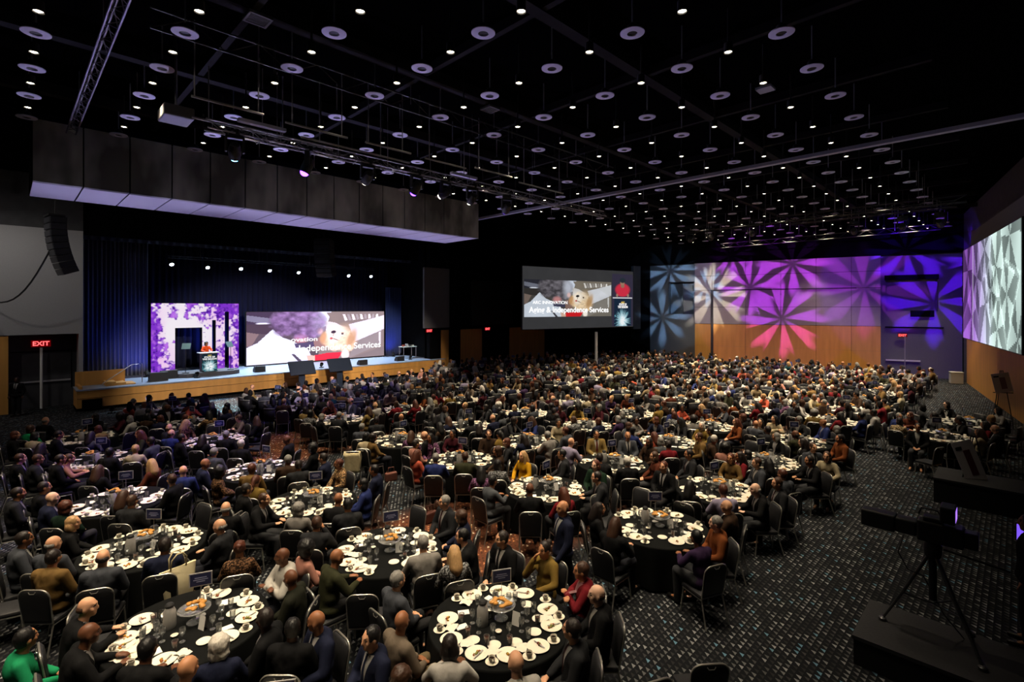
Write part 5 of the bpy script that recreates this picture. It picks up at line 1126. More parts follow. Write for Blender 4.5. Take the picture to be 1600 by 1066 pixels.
MAN = [  # head pixel, sex, skin, hair, colour, clothes, facing, pose, head turn (degrees)
 (175, 977, 'm', 4, 'bald', 'black', 'black suit', 'AR', 'table', -5), (139, 951, 'm', 1, 'balding', 'brown', 'black suit', 'AR', 'table', -25), (230, 1017, 'm', 4, 'short', 'black', 'black suit', 'A', 'table', 0),
 (343, 1009, 'f', 1, 'curly', 'white', 'navy suit', 'AL', 'lap', 0), (413, 968, 'm', 5, 'short', 'black', 'black suit', 'L', 'lap', -20), (436, 872, 'm', 4, 'bald', 'black', 'white uniform shirt', 'CL', 'cross', -25), (454, 905, 'm', 4, 'bald', 'black', 'olive uniform', 'L', 'lap', -20),
 (494, 972, 'm', 3, 'bald', 'black', 'navy suit', 'CL', 'lap', -40), (438, 1046, 'm', 5, 'short', 'black', 'black suit', 'A', 'lap', 20), (300, 1048, 'm', 2, 'bald', 'black', 'black suit', 'AR', 'lap', 20), (628, 1060, 'f', 1, 'curly', 'brown', 'black top', 'A', 'lap', 10), (12, 1008, 'f', 2, 'short', 'black', 'bright green top', 'AR', 'lap', 20),
 (84, 872, 'm', 2, 'short', 'dark', 'tan jacket', 'A', 'lap', -5), (93, 848, 'm', 1, 'balding', 'grey', 'grey suit', 'A', 'lap', -15), (161, 872, 'm', 1, 'balding', 'dark', 'grey suit', 'AL', 'lap', 0), (258, 853, 'm', 3, 'short', 'dark', 'navy suit', 'AL', 'lap', 0),
 (343, 823, 'm', 1, 'balding', 'grey', 'charcoal suit', 'L', 'cross', -10), (374, 858, 'f', 3, 'bun', 'auburn', 'brown patterned top', 'AL', 'lap', 10), (124, 818, 'f', 1, 'bob', 'blond', 'black top', 'AR', 'lap', -20), (353, 795, 'm', 1, 'balding', 'grey', 'black suit', 'AL', 'lap', 0), (8, 848, 'm', 3, 'short', 'dark', 'grey suit', 'AR', 'lap', 0),
 (86, 778, 'm', 0, 'bald', 'black', 'navy suit', 'AR', 'lap', 10), (70, 762, 'm', 2, 'short', 'dark', 'black suit', 'AR', 'lap', 0), (104, 793, 'f', 1, 'curly', 'auburn', 'dark green top', 'A', 'lap', 0), (194, 776, 'f', 1, 'long', 'brown', 'charcoal suit', 'A', 'lap', 0), (211, 790, 'm', 2, 'short', 'brown', 'charcoal suit', 'A', 'lap', 0), (268, 750, 'm', 1, 'short', 'brown', 'black suit', 'L', 'lap', -15), (273, 738, 'm', 1, 'bald', 'black', 'blue suit', 'AL', 'lap', 15), (75, 728, 'm', 2, 'short', 'dark', 'black suit', 'AR', 'lap', 10),
 (108, 718, 'f', 1, 'pony', 'brown', 'pink top', 'AR', 'table', 0), (155, 735, 'f', 2, 'long', 'brown', 'black top', 'A', 'lap', 0), (217, 735, 'f', 1, 'long', 'blond', 'rust top', 'L', 'lap', -15), (217, 703, 'f', 1, 'short', 'blond', 'cream jacket', 'AL', 'lap', 0), (172, 707, 'm', 4, 'short', 'black', 'black suit', 'A', 'lap', 0), (235, 690, 'm', 3, 'short', 'dark', 'grey suit', 'L', 'lap', 0), (195, 684, 'f', 1, 'long', 'auburn', 'olive jacket', 'CL', 'lap', -20), (60, 718, 'm', 2, 'short', 'brown', 'charcoal suit', 'AR', 'lap', 0), (143, 681, 'f', 2, 'long', 'dark', 'grey top', 'A', 'lap', 0), (88, 682, 'm', 2, 'short', 'dark', 'black suit', 'AR', 'lap', 0), (55, 682, 'f', 2, 'bob', 'black', 'cream jacket', 'A', 'lap', 0), (83, 668, 'f', 1, 'curly', 'brown', 'bright green top', 'A', 'lap', 0), (14, 682, 'f', 1, 'bob', 'auburn', 'black top', 'AR', 'lap', 0), (50, 656, 'm', 1, 'balding', 'grey', 'black suit', 'A', 'lap', 0), (8, 722, 'm', 1, 'short', 'brown', 'black suit', 'AR', 'lap', 0), (6, 775, 'm', 2, 'short', 'dark', 'charcoal suit', 'AR', 'lap', 0),
 (628, 972, 'm', 3, 'bald', 'black', 'taupe suit', 'AR', 'lap', 20), (622, 907, 'm', 1, 'short', 'grey', 'grey suit', 'AR', 'lap', 10), (572, 1003, 'm', 1, 'short', 'black', 'navy suit', 'CL', 'lap', -5), (703, 1012, 'f', 4, 'bob', 'dark', 'white shirt', 'A', 'table', 0), (806, 1037, 'm', 1, 'bald', 'black', 'white shirt', 'AL', 'lap', 5), (893, 985, 'm', 1, 'short', 'dark', 'charcoal suit', 'L', 'lap', -15), (932, 930, 'm', 0, 'balding', 'brown', 'black suit', 'L', 'lap', -5), (908, 893, 'f', 2, 'short', 'brown', 'red jacket', 'L', 'cross', -5), (850, 860, 'f', 2, 'bun', 'dark', 'mustard jacket', 'CL', 'chin', -10), (784, 843, 'm', 1, 'short', 'dark', 'black suit', 'CL', 'lap', -25), (729, 880, 'f', 1, 'long', 'blond', 'floral dress', 'AL', 'lap', 10), (726, 840, 'm', 1, 'short', 'black', 'black suit', 'L', 'table', 0),
 (660, 850, 'm', 1, 'short', 'grey', 'light grey jacket', 'AL', 'table', 0), (694, 785, 'm', 1, 'short', 'grey', 'charcoal suit', 'CL', 'lap', -25), (525, 873, 'm', 3, 'bald', 'black', 'olive jacket', 'AR', 'table', 0), (481, 858, 'f', 4, 'afro', 'black', 'pink top', 'AR', 'lap', 20), (504, 818, 'm', 2, 'short', 'brown', 'charcoal suit', 'A', 'chin', 20),
 (467, 797, 'f', 1, 'curly', 'grey', 'light grey jacket', 'A', 'lap', 0), (412, 782, 'm', 1, 'short', 'brown', 'black suit', 'R', 'table', -10), (529, 782, 'm', 3, 'bald', 'black', 'black suit', 'A', 'table', 0), (556, 795, 'm', 2, 'short', 'black', 'charcoal suit', 'AL', 'lap', 20), (563, 757, 'f', 3, 'bob', 'black', 'blue suit', 'L', 'lap', 0), (584, 735, 'm', 3, 'short', 'black', 'navy suit', 'L', 'lap', -10), (527, 727, 'f', 3, 'short', 'auburn', 'leopard print top', 'CL', 'lap', -15), (506, 713, 'm', 1, 'short', 'dark', 'navy suit', 'L', 'lap', -5), (470, 703, 'f', 4, 'afro', 'black', 'black top', 'L', 'lap', 0), (450, 719, 'm', 3, 'short', 'grey', 'brown jacket', 'AL', 'lap', 0), (476, 738, 'm', 3, 'short', 'dark', 'charcoal suit', 'AL', 'lap', 0), (428, 697, 'm', 4, 'bald', 'black', 'black suit', 'L', 'lap', 0), (417, 752, 'f', 2, 'pony', 'auburn', 'mustard jacket', 'A', 'lap', 0), (386, 765, 'm', 2, 'short', 'brown', 'black suit', 'AR', 'lap', 0),
 (394, 733, 'm', 3, 'short', 'auburn', 'tan jacket', 'A', 'lap', 0), (345, 738, 'f', 4, 'afro', 'black', 'brown patterned top', 'AR', 'lap', 0), (321, 725, 'm', 3, 'bald', 'black', 'navy suit', 'AR', 'lap', 0), (336, 707, 'm', 2, 'short', 'grey', 'grey suit', 'A', 'lap', 0), (385, 697, 'm', 0, 'short', 'white', 'black suit', 'A', 'lap', 0), (358, 683, 'm', 1, 'short', 'grey', 'black suit', 'A', 'lap', 0), (311, 692, 'f', 2, 'long', 'dark', 'black top', 'A', 'lap', 0), (272, 690, 'm', 2, 'short', 'dark', 'black suit', 'AR', 'lap', 0), (268, 678, 'm', 1, 'balding', 'brown', 'blue suit', 'A', 'lap', 0),
 (828, 766, 'm', 4, 'bald', 'black', 'black suit', 'A', 'table', 0), (880, 771, 'f', 2, 'long', 'auburn', 'red jacket', 'AL', 'lap', 0), (905, 729, 'm', 0, 'bob', 'auburn', 'green jacket', 'CL', 'lap', -10), (933, 747, 'm', 1, 'short', 'dark', 'charcoal suit', 'L', 'table', 0), (823, 717, 'f', 1, 'long', 'blond', 'yellow top', 'CL', 'lap', 0), (770, 753, 'f', 3, 'short', 'black', 'grey top', 'AR', 'table', 0), (752, 737, 'f', 3, 'long', 'black', 'purple floral top', 'A', 'lap', 0), (783, 727, 'f', 3, 'bob', 'black', 'floral dress', 'A', 'lap', 0), (871, 716, 'm', 2, 'short', 'black', 'charcoal suit', 'L', 'lap', 0),
 (962, 821, 'm', 1, 'long', 'brown', 'black top', 'AR', 'table', 0), (1118, 818, 'm', 0, 'short', 'grey', 'orange jacket', 'L', 'lap', -20), (1089, 842, 'f', 3, 'short', 'black', 'purple top', 'AL', 'table', 0), (945, 795, 'f', 2, 'long', 'dark', 'black top', 'R', 'lap', 0),
 (1130, 768, 'm', 1, 'short', 'auburn', 'lavender shirt', 'A', 'table', 0), (1079, 760, 'f', 2, 'long', 'black', 'black top', 'AR', 'lap', 0), (1181, 766, 'm', 0, 'balding', 'white', 'black suit', 'L', 'table', 0), (1214, 756, 'm', 1, 'short', 'brown', 'charcoal suit', 'L', 'lap', -10), (1044, 730, 'm', 1, 'short', 'auburn', 'black suit', 'CL', 'lap', 10), (1083, 714, 'm', 2, 'short', 'dark', 'charcoal suit', 'L', 'lap', 0), (1138, 720, 'f', 2, 'bob', 'auburn', 'tan jacket', 'CL', 'lap', 0), (1155, 714, 'f', 3, 'long', 'dark', 'red jacket', 'L', 'lap', 0), (1182, 724, 'm', 1, 'short', 'brown', 'grey suit', 'L', 'lap', 0),
 (932, 679, 'm', 2, 'short', 'black', 'tan suit', 'C', 'lap', -5), (977, 684, 'm', 2, 'bald', 'black', 'grey suit', 'C', 'lap', -10), (937, 717, 'm', 2, 'short', 'dark', 'black suit', 'A', 'table', 0), (980, 722, 'm', 0, 'short', 'white', 'black suit', 'A', 'lap', 0), (892, 692, 'm', 1, 'bald', 'black', 'lavender shirt', 'AR', 'table', 0), (1011, 692, 'f', 4, 'bob', 'dark', 'brown jacket', 'CL', 'lap', 0), (1022, 714, 'f', 1, 'bob', 'brown', 'rust top', 'L', 'lap', 0),
 (681, 717, 'm', 2, 'short', 'grey', 'blue suit', 'A', 'table', 0), (727, 715, 'm', 2, 'short', 'brown', 'olive jacket', 'A', 'table', 0), (653, 710, 'f', 1, 'long', 'auburn', 'coral top', 'AR', 'lap', 0), (650, 694, 'f', 2, 'short', 'dark', 'pink top', 'AR', 'lap', 0), (757, 681, 'm', 1, 'short', 'brown', 'brown jacket', 'C', 'lap', -10), (743, 668, 'f', 3, 'long', 'dark', 'black top', 'A', 'lap', 0), (791, 692, 'f', 1, 'bob', 'auburn', 'charcoal suit', 'L', 'lap', 0), (770, 704, 'f', 2, 'curly', 'brown', 'brown jacket', 'L', 'lap', 0), (688, 688, 'f', 3, 'long', 'black', 'purple floral top', 'C', 'lap', -20), (714, 687, 'f', 3, 'short', 'black', 'burgundy top', 'C', 'lap', -20),
 (1246, 698, 'm', 1, 'short', 'brown', 'grey suit', 'C', 'lap', -10), (1292, 714, 'f', 1, 'bob', 'brown', 'cream jacket', 'CL', 'lap', 0), (1268, 722, 'm', 2, 'short', 'dark', 'black suit', 'L', 'table', 0), (1203, 724, 'f', 2, 'long', 'black', 'black top', 'A', 'lap', 0), (1318, 688, 'm', 2, 'short', 'dark', 'orange jacket', 'L', 'lap', 0), (1222, 742, 'm', 1, 'short', 'auburn', 'grey suit', 'AL', 'lap', 0),
 (1032, 690, 'f', 1, 'bob', 'grey', 'grey top', 'A', 'lap', 0), (1063, 695, 'f', 2, 'short', 'dark', 'red jacket', 'A', 'lap', 0), (1092, 683, 'm', 1, 'short', 'brown', 'tan jacket', 'L', 'lap', 0), (1064, 668, 'f', 0, 'bob', 'white', 'mustard jacket', 'CL', 'lap', 0), (1150, 660, 'f', 1, 'long', 'auburn', 'orange jacket', 'L', 'lap', 0), (832, 668, 'f', 2, 'curly', 'dark', 'cream jacket', 'C', 'lap', 0), (640, 678, 'f', 2, 'long', 'brown', 'purple floral top', 'A', 'lap', 0), (572, 683, 'f', 3, 'bob', 'black', 'cream jacket', 'A', 'lap', 0), (584, 684, 'f', 1, 'curly', 'dark', 'tan jacket', 'AR', 'lap', 0),
 (530, 650, 'm', 2, 'short', 'grey', 'charcoal suit', 'A', 'table', 0), (494, 657, 'f', 1, 'bob', 'grey', 'black top', 'AR', 'lap', 0), (582, 667, 'm', 1, 'short', 'grey', 'grey suit', 'A', 'lap', 0), (602, 660, 'm', 2, 'short', 'dark', 'charcoal suit', 'AL', 'lap', 0), (627, 654, 'm', 2, 'bald', 'black', 'charcoal suit', 'A', 'lap', 0), (663, 681, 'm', 1, 'bald', 'black', 'black suit', 'L', 'lap', 0), (1418, 672, 'm', 2, 'short', 'dark', 'black suit', 'CL', 'lap', -10)]
def trank(u, w): p = W(u, w); return math.hypot(p.x, p.y)
PEOPLE, CHAIRS, SEATS = [], [], {}
tab = {k: [] for k in range(len(TABLES))}
for m in MAN:
    z = 1.20 if m[2] == 'f' else 1.24
    if m[8] == 'table': z -= .02
    p = PX(m[0], m[1], z); rz = math.radians(D[m[7]] - 90)
    q = p - Matrix.Rotation(rz, 3, 'Z') @ Vector((0, .10 if m[8] == 'table' else 0, 0))
    k = min(range(len(TABLES)), key=lambda k: (W(*TABLES[k][:2]) - Vector((p.x, p.y, 0))).length)
    c = W(*TABLES[k][:2]); dv = Vector((q.x - c.x, q.y - c.y, 0)); r_ = max(1.18, min(1.55, dv.length)); dv = dv.normalized() * r_
    # keep people of one table apart
    tab[k].append(dict(pos=c + dv, ang=math.atan2(dv.y, dv.x), man=m, rz=rz))
COLOURS = ['black suit'] * 8 + ['charcoal suit'] * 8 + ['navy suit'] * 7 + ['grey suit'] * 5 + ['black top'] * 7 + ['brown jacket'] * 3 + ['olive jacket', 'tan jacket', 'cream jacket', 'white shirt', 'pink top', 'burgundy top', 'burgundy top', 'red jacket', 'teal top', 'purple top', 'rust top', 'light grey jacket', 'light grey jacket', 'lavender shirt', 'dark green top', 'mustard jacket', 'floral dress', 'purple floral top', 'leopard print top', 'brown patterned top', 'grey top', 'grey top', 'coral top', 'blue suit', 'orange jacket']
STY = {'m': ['short'] * 8 + ['bald'] * 3 + ['balding'] * 3, 'f': ['long'] * 5 + ['bob'] * 5 + ['short'] * 2 + ['curly'] * 2 + ['bun', 'pony', 'afro']}
HC = ['black'] * 5 + ['dark'] * 5 + ['brown'] * 5 + ['auburn'] * 2 + ['blond'] * 3 + ['grey'] * 3 + ['white']
HW = dict(black='black-haired', dark='dark-haired', brown='brown-haired', auburn='auburn-haired', blond='blond', grey='grey-haired', white='white-haired')
SW = dict(short='', bob='bobbed', long='long-haired', bun='bun-wearing', pony='ponytailed', afro='afro-haired', curly='curly')
HS = dict(black='black', dark='dark', brown='brown', auburn='auburn', blond='blond', grey='grey', white='white')
def describe(style, hc, cloth):
    if style == 'bald': a = 'bald'
    elif style == 'balding': a = f'balding {HW[hc]}'
    elif style == 'short': a = HW[hc]
    else: a = f'{SW[style]} {HS[hc]}'.strip() if style in ('bob', 'curly') else f'{SW[style]} {HW[hc]}' if style in ('bun', 'pony') else f'{SW[style]} {HS[hc]}'
    if style in ('bob', 'curly', 'long', 'afro'): a = {'bob': 'bob-cut', 'curly': 'curly-haired', 'long': 'long-haired', 'afro': 'afro-haired'}[style] + ' ' + HS[hc]
    return f'{a} person in {cloth}'
stage_dir = math.radians(135)
FARC_ = ['cream jacket', 'light grey jacket', 'white shirt', 'lavender shirt', 'pink top', 'tan jacket', 'tan suit', 'taupe suit', 'coral top', 'red jacket', 'grey top', 'mustard jacket', 'burgundy top', 'striped tan top', 'purple top', 'rust top']
def wrap(a): return (a + PI) % (2 * PI) - PI
HOURS = 'twelve one two three four five six seven eight nine ten eleven'.split()
def clock(ang): return HOURS[int(round((90 - math.degrees(ang)) / 30)) % 12] + "-o'clock"
rp = random.Random(21)
BAG = W(1.70, 7.65) + Vector((-.93, 1.12, 0)); EMPTY = [PX(318, 800, .7).to_2d().to_3d(), PX(308, 815, .7).to_2d().to_3d(), PX(195, 955, .7).to_2d().to_3d(), PX(1060, 800, .7).to_2d().to_3d(), PX(983, 785, .7).to_2d().to_3d(), PX(1032, 890, .7).to_2d().to_3d(), PX(620, 815, .7).to_2d().to_3d()]
for k, (u, w, nm_) in enumerate(TABLES):
    c = W(u, w); man = tab[k]; seats = []
    for a in man: seats.append(a)
    nman = len(man); base = rp.uniform(0, .6)
    for s in range(10):
        ang = base + s * 2 * PI / 10
        if any(abs(wrap(ang - a['ang'])) < .50 for a in seats): continue
        r_ = 1.20 + rp.uniform(-.03, .08); p = c + Vector((math.cos(ang), math.sin(ang), 0)) * r_
        if (p - BAG).length < .62: continue
        full = rp.random() < (.97 if nman < 3 else .55)
        if any((p - q_).length < .55 for q_ in EMPTY): full = False
        if 'dim' in nm_: full = rp.random() < .8
        back = ang + PI; dl = wrap(stage_dir - back); turn = max(-1.2, min(1.2, dl)) * rp.uniform(.35, .75)
        if abs(dl) > 2.6: turn *= rp.choice([0, .6, -1])
        seats.append(dict(pos=p, ang=ang, rz=back + turn - PI / 2, full=full, yaw=max(-.85, min(.85, wrap(dl - turn) * .8))))
    used = set(); order = sorted(seats, key=lambda s_: 'man' not in s_)
    for s_ in order:
        if 'man' in s_:
            m = s_['man']; g = dict(sex=m[2], sk=m[3], style=m[4], hc=m[5], cloth=m[6], pose=m[8], yaw=math.radians(m[9])); s_['full'] = True
            n = 0
            while describe(g['style'], g['hc'], g['cloth']) in used: g['hc'] = ['dark', 'black', 'brown', 'grey', 'auburn'][n % 5]; n += 1; g['cloth'] = g['cloth'] if n < 6 else 'charcoal suit' if n < 12 else 'brown jacket'; g['style'] = g['style'] if n < 3 or g['style'] not in ('bald',) else 'short'
        elif s_['full']:
            while True:
                sex = rp.choice('mmfff'); g = dict(sex=sex, sk=rp.choice([0, 1, 1, 1, 2, 2, 3, 3, 4, 4, 5]), style=rp.choice(STY[sex]), hc=rp.choice(HC), cloth=rp.choice(COLOURS), pose=rp.choice(['lap', 'lap', 'table', 'cross', 'lap']), yaw=s_['yaw'])
                if g['sk'] > 2 and g['hc'] in ('blond', 'auburn', 'brown'): g['hc'] = 'black'
                if s_['pos'].length > 19 and rp.random() < .28: g['cloth'] = rp.choice(FARC_)
                if sex == 'm' and CL[g['cloth']][3] != 'suit' and 'shirt' not in g['cloth']: continue
                if describe(g['style'], g['hc'], g['cloth']) not in used: break
        else: s_['who'] = None; continue
        used.add(describe(g['style'], g['hc'], g['cloth'])); s_.update(g); s_['who'] = describe(g['style'], g['hc'], g['cloth'])
    SEATS[k] = seats
def inframe(p, z=1.0, m=60): x, y = proj((p.x, p.y, z)); return p.y > 2 and -m < x < 1600 + m and y < 1066 + m + 60
ALL = []
for k in SEATS:
    for s_ in SEATS[k]:
        s_['t'] = k; s_['dist'] = s_['pos'].length
        if inframe(s_['pos']): ALL.append(s_)
ALL.sort(key=lambda s_: s_['dist'])
npeople = nchairs = 0; FARP, FARC = [], []
MAXP = 292
for s_ in ALL:
    p = s_['pos']; nm_ = TABLES[s_['t']][2]
    if s_['full']:
        if npeople < MAXP:
            npeople += 1; s_['near'] = True
            person(p.x, p.y, s_['rz'], s_['pose'], s_['sex'], s_['sk'], s_['style'], s_['hc'], s_['cloth'], s_['yaw'], f"{s_['who']}, {nm_}", z=.0, shoes=npeople < 110, ties=npeople < 200, legs=R.choice(['#0e0e10', '#14161f', '#1d1d1f', '#2a2b2e']) if s_['cloth'] not in ('tan suit', 'taupe suit') else '#5a4c34')
        else: FARP.append(s_)
    else: s_['near'] = False
    if nchairs < 298:
        nchairs += 1; q = p - Matrix.Rotation(s_['rz'], 3, 'Z') @ Vector((0, .03, 0))
        chair(q.x, q.y, s_['rz'] + (R.uniform(-.25, .25) if not s_['full'] else 0), (f"banquet chair under {s_['who']}, {nm_}" if s_['full'] else f"empty banquet chair, {clock(s_['ang'])} side of {nm_}"), 'black banquet chairs')
    else: FARC.append(s_)
# ------------------------------------------------------------------ tables with what stands on them
cnt = dict(plate=0, side=0, cup=0, tumb=0, gob=0, card=0); FAR = dict(plate=[], side=[], cup=[], tumb=[], gob=[])
rt = random.Random(9)
def put(kind, data, pos, rz, label, cat, group):
    cnt[kind] = cnt.get(kind, 0) + 1
    return tag(link(data.name.split('.')[0], data, None, pos, rz), label, cat, group)
for k in sorted(SEATS, key=lambda k: trank(*TABLES[k][:2])):
    u, w, nm_ = TABLES[k]; c = W(u, w)
    if not inframe(c, .75, 110): continue
    rank = trank(u, w)
    t = tag(empty('banquet_table', c, rt.uniform(0, 3)), f'round folding table beneath black cloth, {nm_}', 'table', 'round banquet tables')
    link('tabletop', TTOP, t)
    for l in LEGM: link('leg', l, t)
    tag(link('tablecloth', CLOTHME, None, c, rt.uniform(0, 6)), f'black cloth draped to the floor, {nm_}', 'tablecloth', 'black tablecloths')
    seats = sorted(SEATS[k], key=lambda s_: s_['ang'])
    for s_ in seats:
        a = s_['ang'] + rt.uniform(-.06, .06); e = Vector((math.cos(a), math.sin(a), 0)); tg = Vector((-e.y, e.x, 0))
        at_ = lambda r_, t_: c + e * r_ + tg * t_ + Vector((0, 0, ZT))
        who = s_.get('who') if s_['full'] else None
        by = f"by {who}, {nm_}" if who else f"at empty {clock(s_['ang'])} seat, {nm_}"
        jit = lambda: rt.uniform(-.015, .015)
        if cnt['plate'] < 290:
            o = put('plate', PLATE, at_(.70 + jit(), jit()), rt.uniform(0, 6), f'dinner plate {by}', 'plate', 'cream dinner plates'); link('food_scraps', rt.choice(FOOD), o, (rt.uniform(-.02, .02), rt.uniform(-.02, .02), .006), rt.uniform(0, 6))
            if cnt.get('fork', 0) < 36: put('fork', FORK, at_(.71, .03) + Vector((0, 0, .021)), rt.uniform(0, 6), f'fork on plate {by}'.replace('person in ', '') , 'fork', 'forks on the plates')
        else: FAR['plate'].append(at_(.70 + jit(), jit()))
        if rt.random() < .5:
            if cnt['card'] < 120: put('card', CARD, at_(.49 + jit(), -.17), a + rt.uniform(-.7, .7), f'white card {by}', 'card', 'white programme cards')
            else: FAR['side'].append(at_(.49, -.17))
        elif cnt['side'] < 180: put('side', SIDEP, at_(.48 + jit(), -.15), rt.uniform(0, 6), f'side plate {by}', 'plate', 'small side plates')
        else: FAR['side'].append(at_(.48, -.15))
        if cnt['cup'] < 215:
            q = at_(.76, .225); put('saucer', SAUCER, q, 0, f'saucer {by}', 'saucer', 'cream saucers'); o = put('cup', CUP, q + Vector((0, 0, .004)), rt.uniform(0, 6), f'coffee cup {by}', 'cup', 'cream coffee cups'); link('handle', CUPH, o)
            if cnt['cup'] < 90: link('coffee', COFFEE, o)
        else: FAR['cup'].append(at_(.76, .225))
        if cnt['tumb'] < 185:
            o = put('tumb', TUMB, at_(.50, .04), 0, f'water glass {by}', 'glass', 'water glasses')
            if rt.random() < .3 and cnt['tumb'] < 120: link('iced_tea', TEA, o)
        elif rt.random() < .5: FAR['tumb'].append(at_(.50, .04))
        if cnt.get('napkin', 0) < 46 and rt.random() < .55: put('napkin', rt.choice(NAPKS), at_(.60 + jit(), .17), rt.uniform(0, 6), f'crumpled napkin {by}', 'napkin', 'cream napkins')
        if cnt['gob'] < 150: put('gob', GOB, at_(.355, .06), 0, f'stemmed glass {by}', 'glass', 'stemmed glasses')
    # the middle of the table
    ca = rt.uniform(0, 6.28); V = lambda r_, d_: c + Vector((math.cos(ca + d_), math.sin(ca + d_), 0)) * r_ + Vector((0, 0, ZT))
    if rank < 32:
        t = tag(empty('pastry_stand', V(.06, 0)), f'glass pastry stand, {nm_}', 'cake stand', 'pastry stands'); link('pedestal', STANDM, t); link('pastry_pile', rt.choice(PASTRY), t); t.scale = (1.3, 1.3, 1.25)
        t = tag(empty('coffee_carafe', V(.235, 2.2), rt.uniform(0, 6)), f'steel coffee carafe, {nm_}', 'carafe', 'coffee carafes'); link('body', CARAFE, t); link('lid', CARL, t); link('handle', CARH, t); t.scale = (1.15, 1.15, 1.2)
    t = tag(empty('table_sign', V(.20, 4.3) if False else c + Vector((.02, .20, ZT)), rt.uniform(-.5, .9)), f'framed navy sign on thin stand, {nm_}', 'sign', 'framed table signs')
    link('stand', SIGN_ST, t); link('sign_card', SIGN_PA, link('frame', SIGN_FR, t))
    if rank < 11.5:
        for d_, q_ in ((.9, 'larger'), (3.4, 'smaller')):
            o = link('butter_dish', BOWL, None, V(.25, d_)); o.scale = (1.15,) * 3 if q_ == 'larger' else (.85,) * 3; tag(o, f'{q_} white butter dish, {nm_}', 'dish', 'white butter dishes')
    if rank < 20: tag(link('tent_card', TENT, None, c + Vector((.22, -.08, ZT)), rt.uniform(-.6, .6)), f'white tent card, {nm_}', 'card', 'white tent cards')
# ------------------------------------------------------------------ the rest of the crowd, too many to be things of their own
def tri_arrays(me):
    me.calc_loop_triangles(); n = len(me.vertices); v = np.zeros(n * 3, np.float32); me.vertices.foreach_get('co', v)
    m = len(me.loop_triangles); t = np.zeros(m * 3, np.int32); me.loop_triangles.foreach_get('vertices', t); mi = np.zeros(m, np.int32); me.loop_triangles.foreach_get('material_index', mi)
    return v.reshape(-1, 3), t.reshape(-1, 3), mi
def merged(name, items, material, kind='stuff'):     # items: (verts, tris, colours per triangle)
    nv = sum(len(a[0]) for a in items); nt_ = sum(len(a[1]) for a in items)
    V = np.concatenate([a[0] for a in items]); T = []; o = 0
    for a in items: T.append(a[1] + o); o += len(a[0])
    T = np.concatenate(T); C = np.concatenate([a[2] for a in items])
    me = bpy.data.meshes.new(name); me.vertices.add(nv); me.vertices.foreach_set('co', V.astype(np.float32).ravel())
    me.loops.add(nt_ * 3); me.loops.foreach_set('vertex_index', T.astype(np.int32).ravel())
    me.polygons.add(nt_); me.polygons.foreach_set('loop_start', np.arange(nt_, dtype=np.int32) * 3); me.polygons.foreach_set('loop_total', np.full(nt_, 3, np.int32))
    me.polygons.foreach_set('use_smooth', np.ones(nt_, bool)); me.update(calc_edges=True)
    at = me.attributes.new('tint', 'FLOAT_COLOR', 'CORNER'); at.data.foreach_set('color', np.concatenate([np.repeat(C, 3, 0), np.ones((nt_ * 3, 1))], 1).astype(np.float32).ravel())
    me.materials.append(material)
    return link(name, me)
def xf(v, pos, rz): c, s = math.cos(rz), math.sin(rz); return v @ np.array([[c, s, 0], [-s, c, 0], [0, 0, 1]]) + np.array(pos)
LOW = {}
def low_parts(pose, sex, yq, style, kind):
    k = (pose, sex, yq, style, kind)
    if k not in LOW:
        if ('b', pose, sex, yq) not in LOW: LOW['b', pose, sex, yq] = tri_arrays(build_body(pose, sex, yq, 0.0, 420)[0])
        if ('t', pose, sex, kind) not in LOW: LOW['t', pose, sex, kind] = tri_arrays(build_top(pose, sex, kind, 220))
        if ('l',) not in LOW: LOW[('l',)] = tri_arrays(build_legs('seat', 'm', 90))
        if ('h', style) not in LOW and style != 'bald':
            me = cached(build_hair, style).copy(); o = bpy.data.objects.new('t', me); COL.objects.link(o); d = o.modifiers.new('d', 'DECIMATE'); d.ratio = .12
            dg = bpy.context.evaluated_depsgraph_get(); dg.update(); m2 = bpy.data.meshes.new_from_object(o.evaluated_get(dg)); bpy.data.objects.remove(o); LOW['h', style] = tri_arrays(m2)
        LOW[k] = 1
    return LOW['b', pose, sex, yq], LOW['t', pose, sex, kind], LOW[('l',)], LOW.get(('h', style))
rgb = lambda h: np.array(lin(h)[:3])
items = []
FARSTY = {'m': ['short', 'short', 'bald', 'balding'], 'f': ['long', 'bob', 'curly', 'short']}
